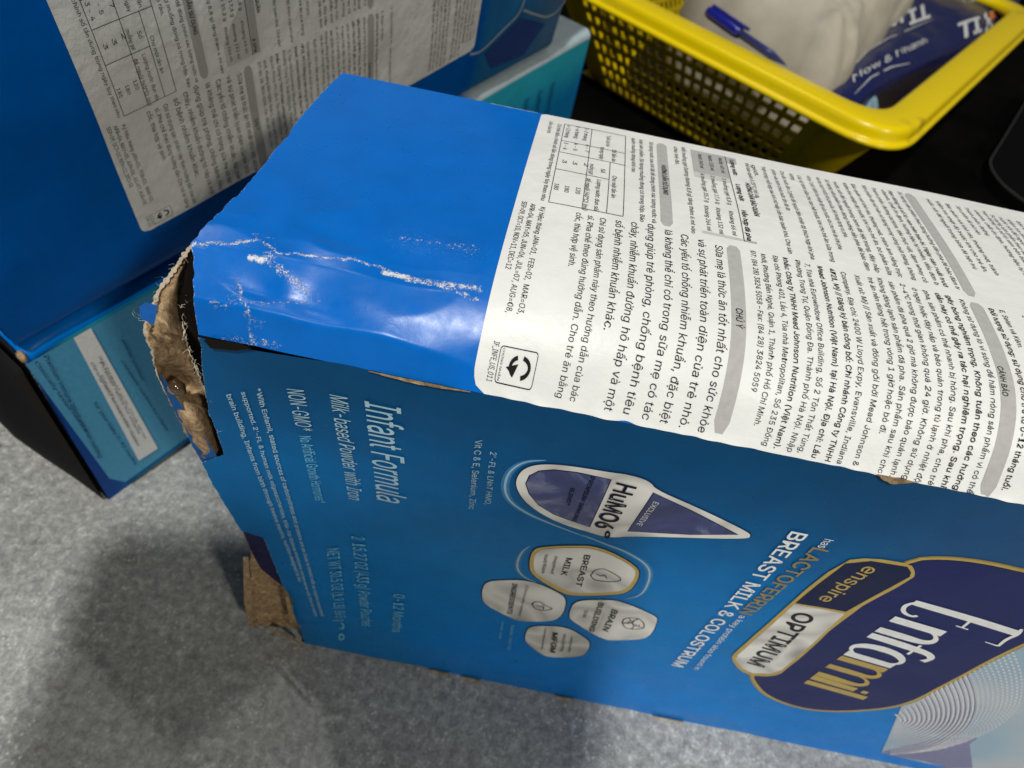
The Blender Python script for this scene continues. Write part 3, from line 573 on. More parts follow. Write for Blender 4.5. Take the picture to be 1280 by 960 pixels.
           [[1.1099, 0.8548], [1.1461, 0.8193], [1.1826, 0.7805], [1.2189, 0.7384], [1.2542, 0.693], [1.2877, 0.6443], [1.3185, 0.5924], [1.3456, 0.5371],
            [1.3676, 0.4788], [1.3834, 0.4174], [1.3913, 0.3533], [1.3897, 0.2866], [1.3768, 0.2178], [1.3504, 0.1474], [1.3084, 0.076]],
           [[1.1087, 0.8699], [1.1457, 0.8338], [1.1831, 0.7944], [1.2202, 0.7517], [1.2562, 0.7056], [1.2905, 0.6562], [1.3219, 0.6034], [1.3494, 0.5473],
            [1.3717, 0.4879], [1.3876, 0.4254], [1.3953, 0.3599], [1.3932, 0.2918], [1.3794, 0.2213], [1.3516, 0.1489], [1.3077, 0.0753]]],
 'word': [[0.8465, 0.9971], [0.8625, 0.5256], [0.9653, 0.9755]]}
def interp(x, xs, ys):
    if x <= xs[0]: return ys[0]
    for i in range(1, len(xs)):
        if x <= xs[i]:
            t = (x-xs[i-1])/(xs[i]-xs[i-1])
            return ys[i-1]+(ys[i]-ys[i-1])*t
    return ys[-1]
def smooth(a, b, x):
    t = min(1, max(0, (x-a)/(b-a))); return t*t*(3-2*t)
def monot(x, xs, ys):
    # smooth (Catmull-Rom) profile
    if x <= xs[0]: return ys[0]
    if x >= xs[-1]: return ys[-1]
    for i in range(1, len(xs)):
        if x <= xs[i]:
            h = xs[i]-xs[i-1]; t = (x-xs[i-1])/h
            def m(j):
                a = max(0, j-1); b = min(len(xs)-1, j+1)
                return (ys[b]-ys[a])/(xs[b]-xs[a])
            m0, m1 = m(i-1)*h, m(i)*h
            return ((2*t**3-3*t*t+1)*ys[i-1]+(t**3-2*t*t+t)*m0+(-2*t**3+3*t*t)*ys[i]+(t**3-t*t)*m1)
    return ys[-1]
BX = [0, .05, .11, .19, .30, .5, .735]; BH = [0, .066, .108, .126, .130, .122, .10]
LX = [0, .020, .10, .14, .735]; LH = [0, .060, .101, .106, .10]
def top_h(X, Y):
    "height above the crease line (1.318) of the sagging, crushed side panel"
    f = Y-.65
    r = monot(f, BX, BH); l = interp(f, LX, LH)
    w = smooth(.02, -.22, X)
    return r*(1-w)+l*w

# ------------------------------------------------------------ the setting
def floor_material():
    m = Mat('speckled_grey_granite', rough=.35, spec=.5)
    big = m.noise(20, 4, .55); mid = m.noise(260, 7, .74, .4); fine = m.noise(900, 3, .6)
    a = m.math('ADD', m.math('MULTIPLY', mid, .62), m.math('MULTIPLY', fine, .22)); a = m.math('ADD', a, m.math('MULTIPLY', big, .16))
    c = m.ramp(a, [(.41, (.23, .234, .225, 1)), (.49, (.335, .341, .328, 1)), (.55, (.42, .43, .412, 1)), (.64, (.68, .69, .67, 1))])
    v = m.add('ShaderNodeTexVoronoi'); v.inputs['Scale'].default_value = 420; v.inputs['Randomness'].default_value = 1.; m.l.new(m.coord(), v.inputs['Vector'])
    flk = m.math('MULTIPLY', m.ramp(v.outputs['Distance'], [(.14, 1.), (.26, 0.)]), m.ramp(m.noise(60, 3), [(.50, 0.), (.58, 1.)]))
    c = m.mix(m.math('MULTIPLY', flk, .5), c, (.86, .87, .84, 1))
    spots = m.ramp(m.noise(70, 3, .5, .6), [(.24, (.35, .34, .31, 1)), (.33, (1, 1, 1, 1))])
    m.base(m.mix(.8, c, spots, 'MULTIPLY'))
    m.rough(m.ramp(mid, [(.35, .12), (.65, .32)]))
    b = m.bump(mid, .35, .0010); b = m.bump(fine, .3, .0004, b); m.bump(flk, .25, .0006, b)
    return m.m
MAT['floor'] = floor_material()
w = 40
fl = obj('floor', [P(-w, -w, 0), P(w, -w, 0), P(w, w, 0), P(-w, w, 0)], [(0, 1, 2, 3)], MAT['floor']); fl['kind'] = 'structure'
def box_geo(x0, x1, y0, y1, z0, z1):
    V = [(x, y, z) for z in (z0, z1) for y in (y0, y1) for x in (x0, x1)]
    return V, [(0, 2, 3, 1), (4, 5, 7, 6), (0, 1, 5, 4), (2, 6, 7, 3), (0, 4, 6, 2), (1, 3, 7, 5)]
def bevelled(name, V, Fc, mat, parent=None, r=.001, seg=2):
    bm = bmesh.new(); vs = [bm.verts.new(v) for v in V]
    for f in Fc: bm.faces.new([vs[i] for i in f])
    bmesh.ops.recalc_face_normals(bm, faces=bm.faces[:])
    bmesh.ops.bevel(bm, geom=bm.edges[:], offset=r, segments=seg, profile=.6, affect='EDGES')
    me = bpy.data.meshes.new(name); bm.to_mesh(me); bm.free(); me.materials.append(mat)
    o = bpy.data.objects.new(name, me); C.objects.link(o)
    if parent: o.parent = parent
    return o
mm = Mat('black_rubber_mat', (.003, .003, .003, 1), .95, .03); mm.bump(mm.noise(300, 4), .3, .001)
mm.base(mm.ramp(mm.noise(9, 5, .6), [(.4, (.002, .002, .002, 1)), (.75, (.007, .0065, .006, 1))]))
mp = [(.06, 2.0), (20, 2.0), (20, 30), (-8, 30), (-4, 6.6), (-1.30, 4.12), (.06, 3.36)]
o = obj('dark_mat', [P(x, y, h) for h in (.002, .03) for x, y in mp], [tuple(range(7, 14)), (6, 5, 4, 3, 2, 1, 0)]+[(i, (i+1) % 7, 7+(i+1) % 7, 7+i) for i in range(7)], mm.m); o['kind'] = 'structure'

# ceiling lamps: bulb and holder behind each light
gl = Mat('bulb_glass', (1, 1, 1, 1), .3); gl.b.inputs['Emission Color'].default_value = (1, .97, .92, 1); gl.b.inputs['Emission Strength'].default_value = 4
hold = Mat('lamp_holder_plastic', (.6, .6, .58, 1), .5)
def uv_sphere(r, loc, seg=24, rings=14, sc=(1, 1, 1)):
    bm = bmesh.new(); bmesh.ops.create_uvsphere(bm, u_segments=seg, v_segments=rings, radius=r)
    V = [tuple(Vector((v.co.x*sc[0], v.co.y*sc[1], v.co.z*sc[2]))+Vector(loc)) for v in bm.verts]; bm.verts.index_update()
    Fc = [tuple(v.index for v in f.verts) for f in bm.faces]; bm.free(); return V, Fc
def lathe(prof, n=24, M=None):
    V = []; Fc = []
    for i in range(n):
        a = 2*math.pi*i/n
        for r, z in prof: V.append(Vector((r*math.cos(a), r*math.sin(a), z)))
    m = len(prof)
    for i in range(n):
        for j in range(m-1):
            Fc.append((i*m+j, ((i+1) % n)*m+j, ((i+1) % n)*m+j+1, i*m+j+1))
    if M: V = [M @ v for v in V]
    return [tuple(v) for v in V], Fc
for loc, r, lab, d in lamp_pos:
    t = thing('ceiling_lamp', lab, 'lamp')
    q = (-d).to_track_quat('Z', 'Y').to_matrix().to_4x4(); q.translation = loc-d*.004
    V, Fc = lathe([(.0001, 0), (r*1.05, 0), (r*1.15, .012), (r*.9, .05), (r*.4, .075), (.0001, .08)], 24, q)
    obj('lamp_housing', V, Fc, hold.m, t)

# ------------------------------------------------------------ main carton
XR = 1.86
box = thing('formula_box', 'front blue carton with a torn brown corner and white sticker on its upper side', 'carton', 'formula cartons')
def top_pt(x, y, e=0.): 
    yy = max(y, .65)
    h = 1.318+top_h(x, yy)+crumple(x, yy)
    return P(x, y-e*.6 if y < .75 else y, h+e)
def crumple(x, y):
    w = smooth(.06, -.28, x)*smooth(.36, .10, y-.65)
    s = 0.
    if w > 0:
        s += w*.010*noise.noise(Vector((x*7, y*10, 3.1)))-w*.009*(abs(noise.noise(Vector((x*8+2, y*11, 1.7))))-.2)
        # dents either side of the split crease
        s -= .012*math.exp(-(((x+.40)/.055)**2+((y-.70)/.022)**2))*1.0
        s -= .009*math.exp(-(((x+.30)/.06)**2+((y-.685)/.02)**2))
        s += .005*math.exp(-(((x+.36)/.02)**2+((y-.715)/.03)**2))
    s += .0035*noise.noise(Vector((x*3.1, y*4.3, 9.)))
    if y < .70: s *= (y-.65)/.05 if x > -.2 else max(.35, (y-.65)/.05)
    return s
# side (upper) panel
tl = sorted([(p[0], p[1]) for p in DATA['top_left']], key=lambda p: p[1])
ys = []; y = .65
while y < 1.385:
    ys.append(y); y += .0028 if y < .83 else .008
ys.append(1.385)
cols = []
x = 0.
while x < 1.:
    cols.append(x); x += .0021 if x < .32 else .006
cols.append(1.)
V = []; sf = []; wr = []
for yv in ys:
    xl = lerp_line(yv, tl, 1)+.004*noise.noise(Vector((yv*60, 2, 0)))+.003*noise.noise(Vector((yv*17, 5, 0)))
    for c in cols:
        x = xl+(XR-xl)*c
        V.append(top_pt(x, yv))
        s = 0.
        if x < .02 and yv < .80:
            for k, ln in enumerate(DATA['scuffs']):
                d = segdist((x+.003*noise.noise(Vector((x*60, yv*60, k))), yv+.003*noise.noise(Vector((x*60, yv*60, 7+k)))), ln)
                w = (.0058, .0050, .0034, .003, .0025, .005, .004, .004, .004)[k]
                if d < w*3: s = max(s, (.66 if k < 2 else .60)*max(0, 1-(d/(w*2.2))**1.5))
        # worn edges: left edge, rear edge, crease
        s = max(s, .62*max(0, 1-(x-xl)/.0065))
        s = max(s, .52*max(0, 1-(1.385-yv)/.006)*(1.45 if -.17 < x < -.06 else .8))
        s = max(s, .50*max(0, 1-(yv-.65)/.006))
        w = 0.
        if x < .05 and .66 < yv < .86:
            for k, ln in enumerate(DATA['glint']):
                d = segdist((x, yv), ln); s = max(s, (.74, .62, .76, .66, .565)[k]*max(0, 1-(d/(.012, .022, .013, .016, .045)[k])**2))  # lamp glints painted in as white along these lines
        sf.append(s)
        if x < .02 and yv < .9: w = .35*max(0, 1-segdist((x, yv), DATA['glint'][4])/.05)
        w = max(w, .03*smooth(.0, -.3, x)*smooth(.12, .04, yv-.65))
        wr.append(w)
nc = len(cols)
Fc = [(j*nc+i, j*nc+i+1, (j+1)*nc+i+1, (j+1)*nc+i) for j in range(len(ys)-1) for i in range(nc-1)]
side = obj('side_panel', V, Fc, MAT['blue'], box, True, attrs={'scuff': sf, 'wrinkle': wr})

# front panel
def fy(x, h):
    b = .006*noise.noise(Vector((x*2.1, h*2.3, 4.)))+.003*noise.noise(Vector((x*6, h*7, 2.)))
    e = smooth(0, .12, h)*smooth(1.318, 1.18, h)
    s = .65-b*e
    # the panel curls back where the corner split
    return s
def crease_top(x): 
    return 1.318+.0028*noise.noise(Vector((x*14, 3., 0.)))-(.010*smooth(-.25, -.42, x)*math.exp(-((x+.40)/.1)**2) if x < -.2 else 0)
def front_pt(e):
    return lambda x, h: P(x, fy(x, h)-e*.75, h)
flp = sorted([(p[1], p[0]) for p in DATA['front_left']], key=lambda p: p[0])
hs = [0, .01]; h = .02
while h < 1.31: hs.append(h); h += .0062
hs += [1.312, 1.318]
cols = [0.]; x = 0.
while x < 1.-.004:
    x += .0028 if x < .2 else .0042
    cols.append(min(x, 1.))
def front_colour(x, h):
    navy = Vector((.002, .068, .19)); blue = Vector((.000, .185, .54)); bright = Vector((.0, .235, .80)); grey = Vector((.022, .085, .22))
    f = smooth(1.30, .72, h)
    c = navy.lerp(blue, f)  # navy near the crease: dark print, with some shade in the colour
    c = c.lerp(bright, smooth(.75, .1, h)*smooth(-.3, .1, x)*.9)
    c = c.lerp(grey, smooth(.55, 1.0, x)*smooth(.55, 1.1, h)*.8)  # grey reflection painted into the upper right
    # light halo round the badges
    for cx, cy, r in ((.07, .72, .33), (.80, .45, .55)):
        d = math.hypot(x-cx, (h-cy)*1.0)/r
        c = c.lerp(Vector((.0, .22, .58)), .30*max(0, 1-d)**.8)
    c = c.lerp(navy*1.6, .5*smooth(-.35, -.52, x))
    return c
V = []; col = []; sf = []; wr = []
for h in hs:
    xl = lerp_line(h, flp, 0)+.003*noise.noise(Vector((h*40, 1, 0)))
    for c in cols:
        x = xl+(XR-xl)*c
        hh = h if h < 1.3 else h+(crease_top(x)-1.318)*(h-1.3)/.018
        bot = .012*max(0, noise.noise(Vector((x*5, 8, 0)))) if h < .03 else 0
        V.append(P(x, fy(x, hh), hh+bot*(1 if h == 0 else .4)))
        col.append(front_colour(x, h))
        s = max(0, .50*(1-(1.318-h)/.010)); s = max(s, .62*max(0, 1-(x-xl)/.010))
        s = max(s, (.56+.22*noise.noise(Vector((x*4, 0, 3))))*max(0, 1-h/.022))
        for ln, w in zip(DATA['scratch'], (.0032, .002)):
            if -.2 < x < .3:
                d = segdist((x, h), ln)
                if d < w*3: s = max(s, .56*max(0, 1-d/(w*1.6)))
        sf.append(s); wr.append(.0)
nc = len(cols)
Fc = [(j*nc+i, j*nc+i+1, (j+1)*nc+i+1, (j+1)*nc+i) for j in range(len(hs)-1) for i in range(nc-1)]
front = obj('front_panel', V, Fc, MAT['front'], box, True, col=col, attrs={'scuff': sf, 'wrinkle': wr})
# hidden panels
def quad(name, pts, mat, parent): return obj(name, [P(*p) for p in pts], [(0, 1, 2, 3)], mat, parent)
quad('rear_panel', [(-.50, 1.385, .0), (XR, 1.385, .0), (XR, 1.385, 1.417), (-.50, 1.385, 1.417)], MAT['front'], box)
quad('lower_side_panel', [(-.47, .652, .004), (XR, .652, .004), (XR, 1.383, .004), (-.47, 1.383, .004)], MAT['liner'], box)
quad('end_panel', [(-.50, .70, .01), (-.50, 1.383, .01), (-.503, 1.383, 1.41), (-.503, .70, 1.36)], MAT['liner'], box)
V = [P(XR, y, h) for y, h in ((.65, 0), (1.385, 0), (1.385, 1.416), (.95, 1.444), (.76, 1.428), (.65, 1.318))]
e = obj('end_panel', V, [tuple(range(6))], MAT['blue'], box)

# torn strip at the upper corner
def strip(name, outer, inner, n, m, fn, mat, parent, **kw):
    def at(line, t):
        L = [0]
        for a, b in zip(line, line[1:]): L.append(L[-1]+math.dist(a, b))
        d = t*L[-1]
        for i in range(1, len(L)):
            if d <= L[i]+1e-9:
                k = (d-L[i-1])/((L[i]-L[i-1]) or 1); return (line[i-1][0]+(line[i][0]-line[i-1][0])*k, line[i-1][1]+(line[i][1]-line[i-1][1])*k)
        return line[-1]
    V = []
    for j in range(n+1):
        t = j/n; a = at(outer, t); b = at(inner, t)
        for i in range(m+1):
            k = i/m
            V.append(fn(a[0]+(b[0]-a[0])*k, a[1]+(b[1]-a[1])*k, k, t))
    Fc = [(j*(m+1)+i, j*(m+1)+i+1, (j+1)*(m+1)+i+1, (j+1)*(m+1)+i) for j in range(n) for i in range(m)]
    return obj(name, V, Fc, mat, parent, True, **kw)
def flapfn(x, h, k, t):
    j = .0025*noise.noise(Vector((x*90, h*60, k*3)))+.010*noise.noise(Vector((x*12, h*14, 2)))
    ed = .008*noise.noise(Vector((h*90, k, 4)))*(1 if k in (0, 1) else .2)
    # hollow where a blister of glue sits
    d = math.hypot((x+.548)/.026, (h-1.185)/.04)
    y = .655+.05*k+j-.03*math.sin(k*math.pi)*(.5+.5*math.sin(t*9))+.03*math.exp(-d*d)+max(0, h-1.300)*1.0
    f = y/.65
    return P((x+ed)*f, y, GL+(h-GL)*f)
flap = strip('torn_flap', DATA['flap_outer'], DATA['flap_inner'], 90, 16, flapfn, MAT['kraft'], box)
flap['label'] = 'torn brown cardboard flap peeled open at the upper corner'
sk = Acc(); sk.poly(smoothloop(DATA['skin'], 1), 3)
sk = sk.build('blue_skin', flat('worn_blue_skin', (.01, .085, .27, 1), .5), box, lambda x, h: P(x, .652+.006*noise.noise(Vector((x*30, h*30, 0))), h))
sk2 = Acc(); sk2.poly([(-.572, 1.335), (-.566, 1.360), (-.553, 1.372), (-.540, 1.365), (-.545, 1.35), (-.556, 1.322)], 2)
sk2.build('blue_skin', MAT['blue'], box, lambda x, h: P(x, .648+.008*noise.noise(Vector((x*40, h*40, 0))), h))
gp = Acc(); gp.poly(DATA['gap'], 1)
gp.build('inner_liner', MAT['liner'], box, lambda x, h: P(x*1.14, .65*1.14, GL+(h-GL)*1.14))  # dark sheet standing for the shade inside the torn gap
def ply(line, w, y, seed, name='torn_ply'):
    pts = smoothline(line, 3); n = len(pts); A_ = Acc()
    out = []
    for a, b in zip(pts, pts[1:]):
        for i in range(4): out.append((a[0]+(b[0]-a[0])*i/4, a[1]+(b[1]-a[1])*i/4))
    ws = [w*.7*(.35+1.3*abs(noise.noise(Vector((p[0]*70, p[1]*70, seed))))) for p in out]
    A_.ribbon(out, ws)
    def f(x, h):
        k = (y+max(0, h-1.3)*1.0+.003*noise.noise(Vector((x*50, h*50, seed))))/.65
        return P((x+.0035*noise.noise(Vector((h*110, 3, seed))))*k, .65*k, GL+(h-GL)*k)
    A_.build(name, MAT['ply'], box, f)
ply(DATA['flap_outer'][:7], .011, .645, 1.); ply(DATA['flap_inner'][3:], .006, .700, 5.); ply(DATA['flap_outer'][6:10], .007, .646, 8.)
# fibres along the tear
F = Acc()
fv = []; ff = []
def fibre(p, d, L, w=.0005):
    b = len(fv); q = Vector((d[2], 0, -d[0])).normalized()*w; pts = []
    for i in range(5):
        t = i/4; c = Vector(p)+Vector(d)*L*t+Vector((noise.noise(Vector((p[0]*90, p[2]*90, t*2)))*.02*t, -.01*t*random.random(), noise.noise(Vector((p[0]*80, t*2, 9)))*.02*t))
        ww = 1-t*.7
        fv.extend([P(*(c+q*ww)), P(*(c-q*ww))])
    ff.extend([(b+2*i, b+2*i+1, b+2*i+3, b+2*i+2) for i in range(4)])
for line, n, L in ((DATA['flap_outer'][1:6], 46, .014), (DATA['flap_inner'], 40, .009)):
    for _ in range(n):
        i = random.randrange(len(line)-1); t = random.random()
        x = line[i][0]+(line[i+1][0]-line[i][0])*t; h = line[i][1]+(line[i+1][1]-line[i][1])*t
        f_ = 1+max(0, h-1.3)*1.5
        fibre((x*f_, .655*f_, GL+(h-GL)*f_), Vector((random.uniform(-1, 1), -.2, random.uniform(-1, 1))).normalized(), L*random.uniform(.4, 1.5))
for ln in DATA['scuffs'][:3]:
    for _ in range(14):
        i = random.randrange(len(ln)-1); t = random.random(); x = ln[i][0]+(ln[i+1][0]-ln[i][0])*t; y = ln[i][1]+(ln[i+1][1]-ln[i][1])*t
        hh = 1.318+top_h(x, y)+crumple(x, y)+.001
        fibre((x, y, hh), Vector((random.uniform(-1, 1), random.uniform(-.6, .6), random.uniform(.0, .25))).normalized(), random.uniform(.004, .012), .0005)
fb = obj('paper_fibres', fv, ff, MAT['fibre'], box); fb['kind'] = 'stuff'
# glue blister
glue = Mat('dried_glue', (.10, .06, .03, 1), .08, .6, Transmission_Weight=.45, Coat_Weight=.6)
V, Fc = uv_sphere(1, (0, 0, 0)); gx = [((x*.014+.006*noise.noise(Vector((x, y, z))))*1.03-.548*1.03, y*.012+.655, z*.019+.005*noise.noise(Vector((z*2, x, y)))+1.165) for x, y, z in V]
obj('glue_blob', [P(*v) for v in gx], Fc, glue.m, box, True)
# ragged kraft edge along the crease where the top board split open
sp = Acc(); sp.poly([(-.478, 1.315), (-.47, 1.322), (-.42, 1.326), (-.40, 1.320), (-.43, 1.306), (-.47, 1.300)], 1)
sp.build('split_edge', MAT['liner'], box, lambda x, h: P(x, .644, h))
for x0, x1, hh in ((.575, .635, 1.318), (-.07, -.01, .012), (.03, .09, .010), (.32, .38, .01), (.62, .72, .01), (-.22, -.06, 1.315)):
    n = 26; V = []; 
    for i in range(n+1):
        x = x0+(x1-x0)*i/n; t = math.sin(math.pi*i/n)*(.009+.004*noise.noise(Vector((x*60, 1, 0)))) * (1.2 if hh > 1 and x0 > .4 else .55)
        yb = fy(x, min(hh, 1.3))-.004
        V += [P(x, yb, hh+.006 if hh > 1 else 0.001), P(x, yb-.001, (hh+.006-t*1.3) if hh > 1 else hh+t*.7)]
    obj('frayed_edge', V, [(2*i, 2*i+1, 2*i+3, 2*i+2) for i in range(n)], MAT['kraft'], box)
# lower corner
pu = Acc(); pu.poly(DATA['purple'], 2)
pu.build('inner_lining', MAT['purple'], box, lambda x, h: P(x, .664+.25*max(0, -.49-x)*0+.004*noise.noise(Vector((x*30, h*30, 0))), h))
br = Acc(); br.poly(DATA['brown'], 4)
cf = br.build('corner_flap', MAT['kraft'], box, lambda x, h: P(x+.003*noise.noise(Vector((x*60, h*60, 5))), .662+.03*math.sin((x+.56)*30)*.5+.010*noise.noise(Vector((x*22, h*22, 0))), max(.003, h+.004*noise.noise(Vector((x*60, h*60, 9))))))
cf['label'] = 'ragged brown cardboard flap at the lower corner'
br = Acc(); B = DATA['brown']
br.ribbon([B[0], B[8], B[7], B[6]], [.012, .02, .028, .02]); br.ribbon([B[4], B[3], B[2]], [.014, .02, .012]); br.ribbon([B[6], (-.53, .10), B[5]], [.02, .03, .02])
br.build('torn_edge', MAT['kraft'], cf, lambda x, h: P(x+.005*noise.noise(Vector((x*80, h*80, 5))), .640+.008*noise.noise(Vector((x*50, h*50, 0))), max(.004, h)))

# ------------------------------------------------------------ print on the front panel
L1 = front_pt(.0012); L2 = front_pt(.0022); L3 = front_pt(.0032); L4 = front_pt(.0042)
accs = {}
for t, a, b, c, colr, bold in DATA['front_text']:
    accs.setdefault(colr, Acc()).text(t, a, b, c, bold)
for k, a in accs.items(): a.build('printed_text', MAT[k], front, L4)
def part(name, mat, fn, **kw):
    a = Acc()
    for k, v in kw.items(): pass
    return a
def badge(name, layers):
    prev = None
    for i, (pts, mat, fn) in enumerate(layers):
        a = Acc(); a.poly(pts, 2); o = a.build(name if i == 0 else 'badge_field', MAT[mat], front, fn)
def grow(pts, d):
    cx = sum(p[0] for p in pts)/len(pts); cy = sum(p[1] for p in pts)/len(pts)
    out = []
    n = len(pts)
    for i in range(n):
        a = Vector(pts[i-1]); b = Vector(pts[(i+1) % n]); t = (b-a).normalized(); q = Vector((-t.y, t.x))
        if q.dot(Vector(pts[i])-Vector((cx, cy))) < 0: q = -q
        out.append(tuple(Vector(pts[i])+q*d))
    return out
dark_rim = flat('badge_shadow_print', (.004, .035, .12, 1)); MAT['rim'] = dark_rim
sl = lambda p, it=2: smoothloop(p, it)
badge('drop_badge', [(sl(grow(DATA['drop_outer'], .003)), 'rim', L1), (sl(DATA['drop_outer']), 'silver', L2), (grow(DATA['drop_inner'], .002), 'navy', front_pt(.0027)), (DATA['drop_inner'], 'violet', L3), (grow(DATA['drop_tip'], .002), 'navy', front_pt(.0027)), (DATA['drop_tip'], 'violet', L3)])
badge('hexagon_badge', [(sl(grow(DATA['hex_gold'], .003)), 'rim', L1), (sl(DATA['hex_gold']), 'gold2', L2), (sl(DATA['hex_breast']), 'silver', L3)])
for k in ('hex_brain', 'hex_clin', 'hex_mfgm'):
    badge('hexagon_badge', [(sl(grow(DATA[k], .003)), 'rim', L1), (sl(DATA[k]), 'silver', L2)])
a = Acc()
for s_ in DATA['swoosh']: a.ribbon(smoothline(s_, 3), .0048, taper=True)
a.build('halo_line', MAT['pale'], front, L1)
a = Acc()
for s_ in DATA['swoosh']: a.ribbon(smoothline(s_, 3), .016, taper=True)
a.build('halo_line', MAT['halo'], front, front_pt(.0007))
a = Acc()
for s_ in DATA['icons']: a.ribbon(smoothline(s_, 2), .0022)
bl = DATA['brain']; a.ribbon(smoothline(bl, 2), .0022)
cx = sum(p[0] for p in bl)/len(bl); cy = sum(p[1] for p in bl)/len(bl)
for i in range(6):
    q = bl[(i*2) % len(bl)]; mth = ((q[0]+cx)/2+.004*math.sin(i*2), (q[1]+cy)/2+.004*math.cos(i*3)); a.ribbon(smoothline([q, mth, (cx, cy)], 2), .0018)
    a.ribbon(smoothline([mth, (mth[0]+.005, mth[1]+.004), (mth[0]+.002, mth[1]+.01)], 2), .0016)
a.build('badge_icon', MAT['dark'], front, L4)
# wordmark plate
def clipx(pts): return [(min(x, XR-.01), y) for x, y in pts]
LN = clipx(sl(DATA['logo_navy'], 2)); LS = sl(DATA['logo_sub'], 1)
badge('logo_plate', [(grow(LN, .014), 'gold', front_pt(.0016)), (grow(LN, .010), 'gold2', front_pt(.0019)), (grow(LN, .002), 'logo2', front_pt(.0022)), (LN, 'logo', front_pt(.0026))])
badge('name_plate', [(grow(LS, .002), 'gold2', front_pt(.0030)), (DATA['logo_silver'], 'silver', front_pt(.0035)), (DATA['logo_dark'], 'logo2', front_pt(.0035))])
# Enfamil lettering from strokes
b0, b1, xh = [Vector(p) for p in DATA['word']]
ux = (b1-b0); uy = (xh-b0)
def W(x, y): return tuple(b0+ux*(x/5.15)+uy*y)
class Glyph(Acc):
    def st(s, pts, w, ox=0, it=3):
        # stroke in glyph space, thickness measured along the reading direction and height
        pts = smoothline([(p[0]+ox, p[1]) for p in pts], it) if len(pts) > 2 else [(p[0]+ox, p[1]) for p in pts]
        n = len(pts); ws = []
        for i in range(n):
            t = i/(n-1)*(len(w)-1); k = min(int(t), len(w)-2); ws.append(w[k]+(w[k+1]-w[k])*(t-k))
        V = []
        for i in range(n):
            a = Vector(pts[max(0, i-1)]); b = Vector(pts[min(n-1, i+1)]); d = (b-a).normalized(); q = Vector((-d.y, d.x))
            p = Vector(pts[i]); V += [W(*(p+q*ws[i]/2)), W(*(p-q*ws[i]/2))]
        s.add(V, [(2*i, 2*i+1, 2*i+3, 2*i+2) for i in range(n-1)])
TH = .27; TN = .07
g1 = Glyph()
g1.st([(.02, .34), (.10, .44), (.16, .30), (.02, .10), (-.10, -.06), (-.30, -.06), (-.42, .10)][::-1] if 0 else [(.30, .02), (.52, -.07), (.78, .02), (.86, .22), (.76, .30)], [.05, .08, .09, .08, .07])
g1.st([(.30, .0), (.28, 1.0), (.26, 1.98)], [.20, .25, .25])
g1.st([(.26, 1.10), (.70, 1.14)], [.06, .05]); g1.st([(.70, 1.26), (.70, 1.02)], [.04, .04]); g1.st([(.05, 1.92), (.3, 2.0), (.62, 1.96), (.98, 2.02)], [.05, .08, .07, .05]); g1.st([(.98, 2.02), (.96, 1.74)], [.05, .03])
def n_(g, ox, arches=1):
    g.st([(0, 0), (0, 1.02)], [TH, TH], ox)
    for k in range(arches):
        o_ = ox+k*.62; g.st([(.05, .68), (.16, .96), (.40, 1.06), (.60, .92), (.62, .62), (.62, 0)], [.05, .07, .11, .2, TH, TH], o_)
n_(g1, 1.16)
g1.st([(.12, 0), (.12, .9), (.14, 1.24), (.34, 1.40), (.58, 1.32)], [TH, TH, .20, .11, .15], 2.02); g1.st([(-.12, .94), (.45, .94)], [.06, .06], 2.02)
g1.st([(.62, .80), (.50, 1.02), (.26, 1.05), (.0, .82), (-.04, .5), (.02, .18), (.26, -.04), (.50, .03), (.62, .25)], [.05, .08, .10, .22, TH, .22, .09, .07, .05], 2.62)
g1.st([(.66, 1.02), (.66, 0)], [TH, TH], 2.62)
g1.build('wordmark', MAT['white'], front, L4)
g2 = Glyph(); n_(g2, 3.62, 2); g2.st([(0, 0), (0, 1.02)], [TH, TH], 5.22-.08-.05+.06); 
g2.st([(0, 1.16), (0, 1.30)], [.20, .20], 5.15); g2.st([(0, 0), (0, 1.42)], [TH, TH], 5.52)
g2.build('wordmark', MAT['gold2'], front, L4)
# wave pattern
wb = Mat('pale_blue_print', rough=.4); wb.base(wb.ramp(wb.noise(16, 2, .4), [(.34, (.32, .48, .62, 1)), (.48, (.50, .58, .66, 1)), (.60, (.62, .58, .56, 1)), (.72, (.62, .48, .46, 1))])); MAT['wavebg'] = wb.m; MAT['wavegrey'] = flat('lavender_print', (.24, .25, .42, 1)); MAT['wavecream'] = flat('cream_print', (.56, .54, .50, 1))
ext = lambda p: [(min(x, XR-.02), max(y, .012)) for x, y in p]
a = Acc(); q = DATA['wave_bg']; q = ext(q[:3]+[(1.84, .25), (1.84, .012)]+q[6:]); a.poly(q, 3); a.build('wave_print', MAT['wavebg'], front, front_pt(.0011))
a = Acc(); a.poly(ext(DATA['wave_grey']), 2); a.build('wave_print', MAT['wavegrey'], front, front_pt(.0014))
a = Acc()
wv = DATA['waves']
for k, p in enumerate(wv):
    p = ext(p)
    if k < 16: a.ribbon(smoothline(p, 1), .0064*(1-.02*k))
    else:
        for i in range(0, len(p)-1):
            m0 = Vector(p[i]); m1 = Vector(p[i+1])
            for j in range(3):
                s0 = m0.lerp(m1, j/3); s1 = m0.lerp(m1, j/3+.2); a.ribbon([tuple(s0), tuple(s1)], .004)
a.build('wave_lines', flat('wave_white_ink', (.72, .73, .78, 1)), front, front_pt(.0017))
a = Acc()
for k, p in enumerate(wv[:16]): a.ribbon(smoothline([(x+.0042, y+.001) for x, y in ext(p)], 1), .0024*(1-.02*k))
a.build('wave_lines', flat('wave_violet_ink', (.13, .12, .26, 1)), front, front_pt(.0015))

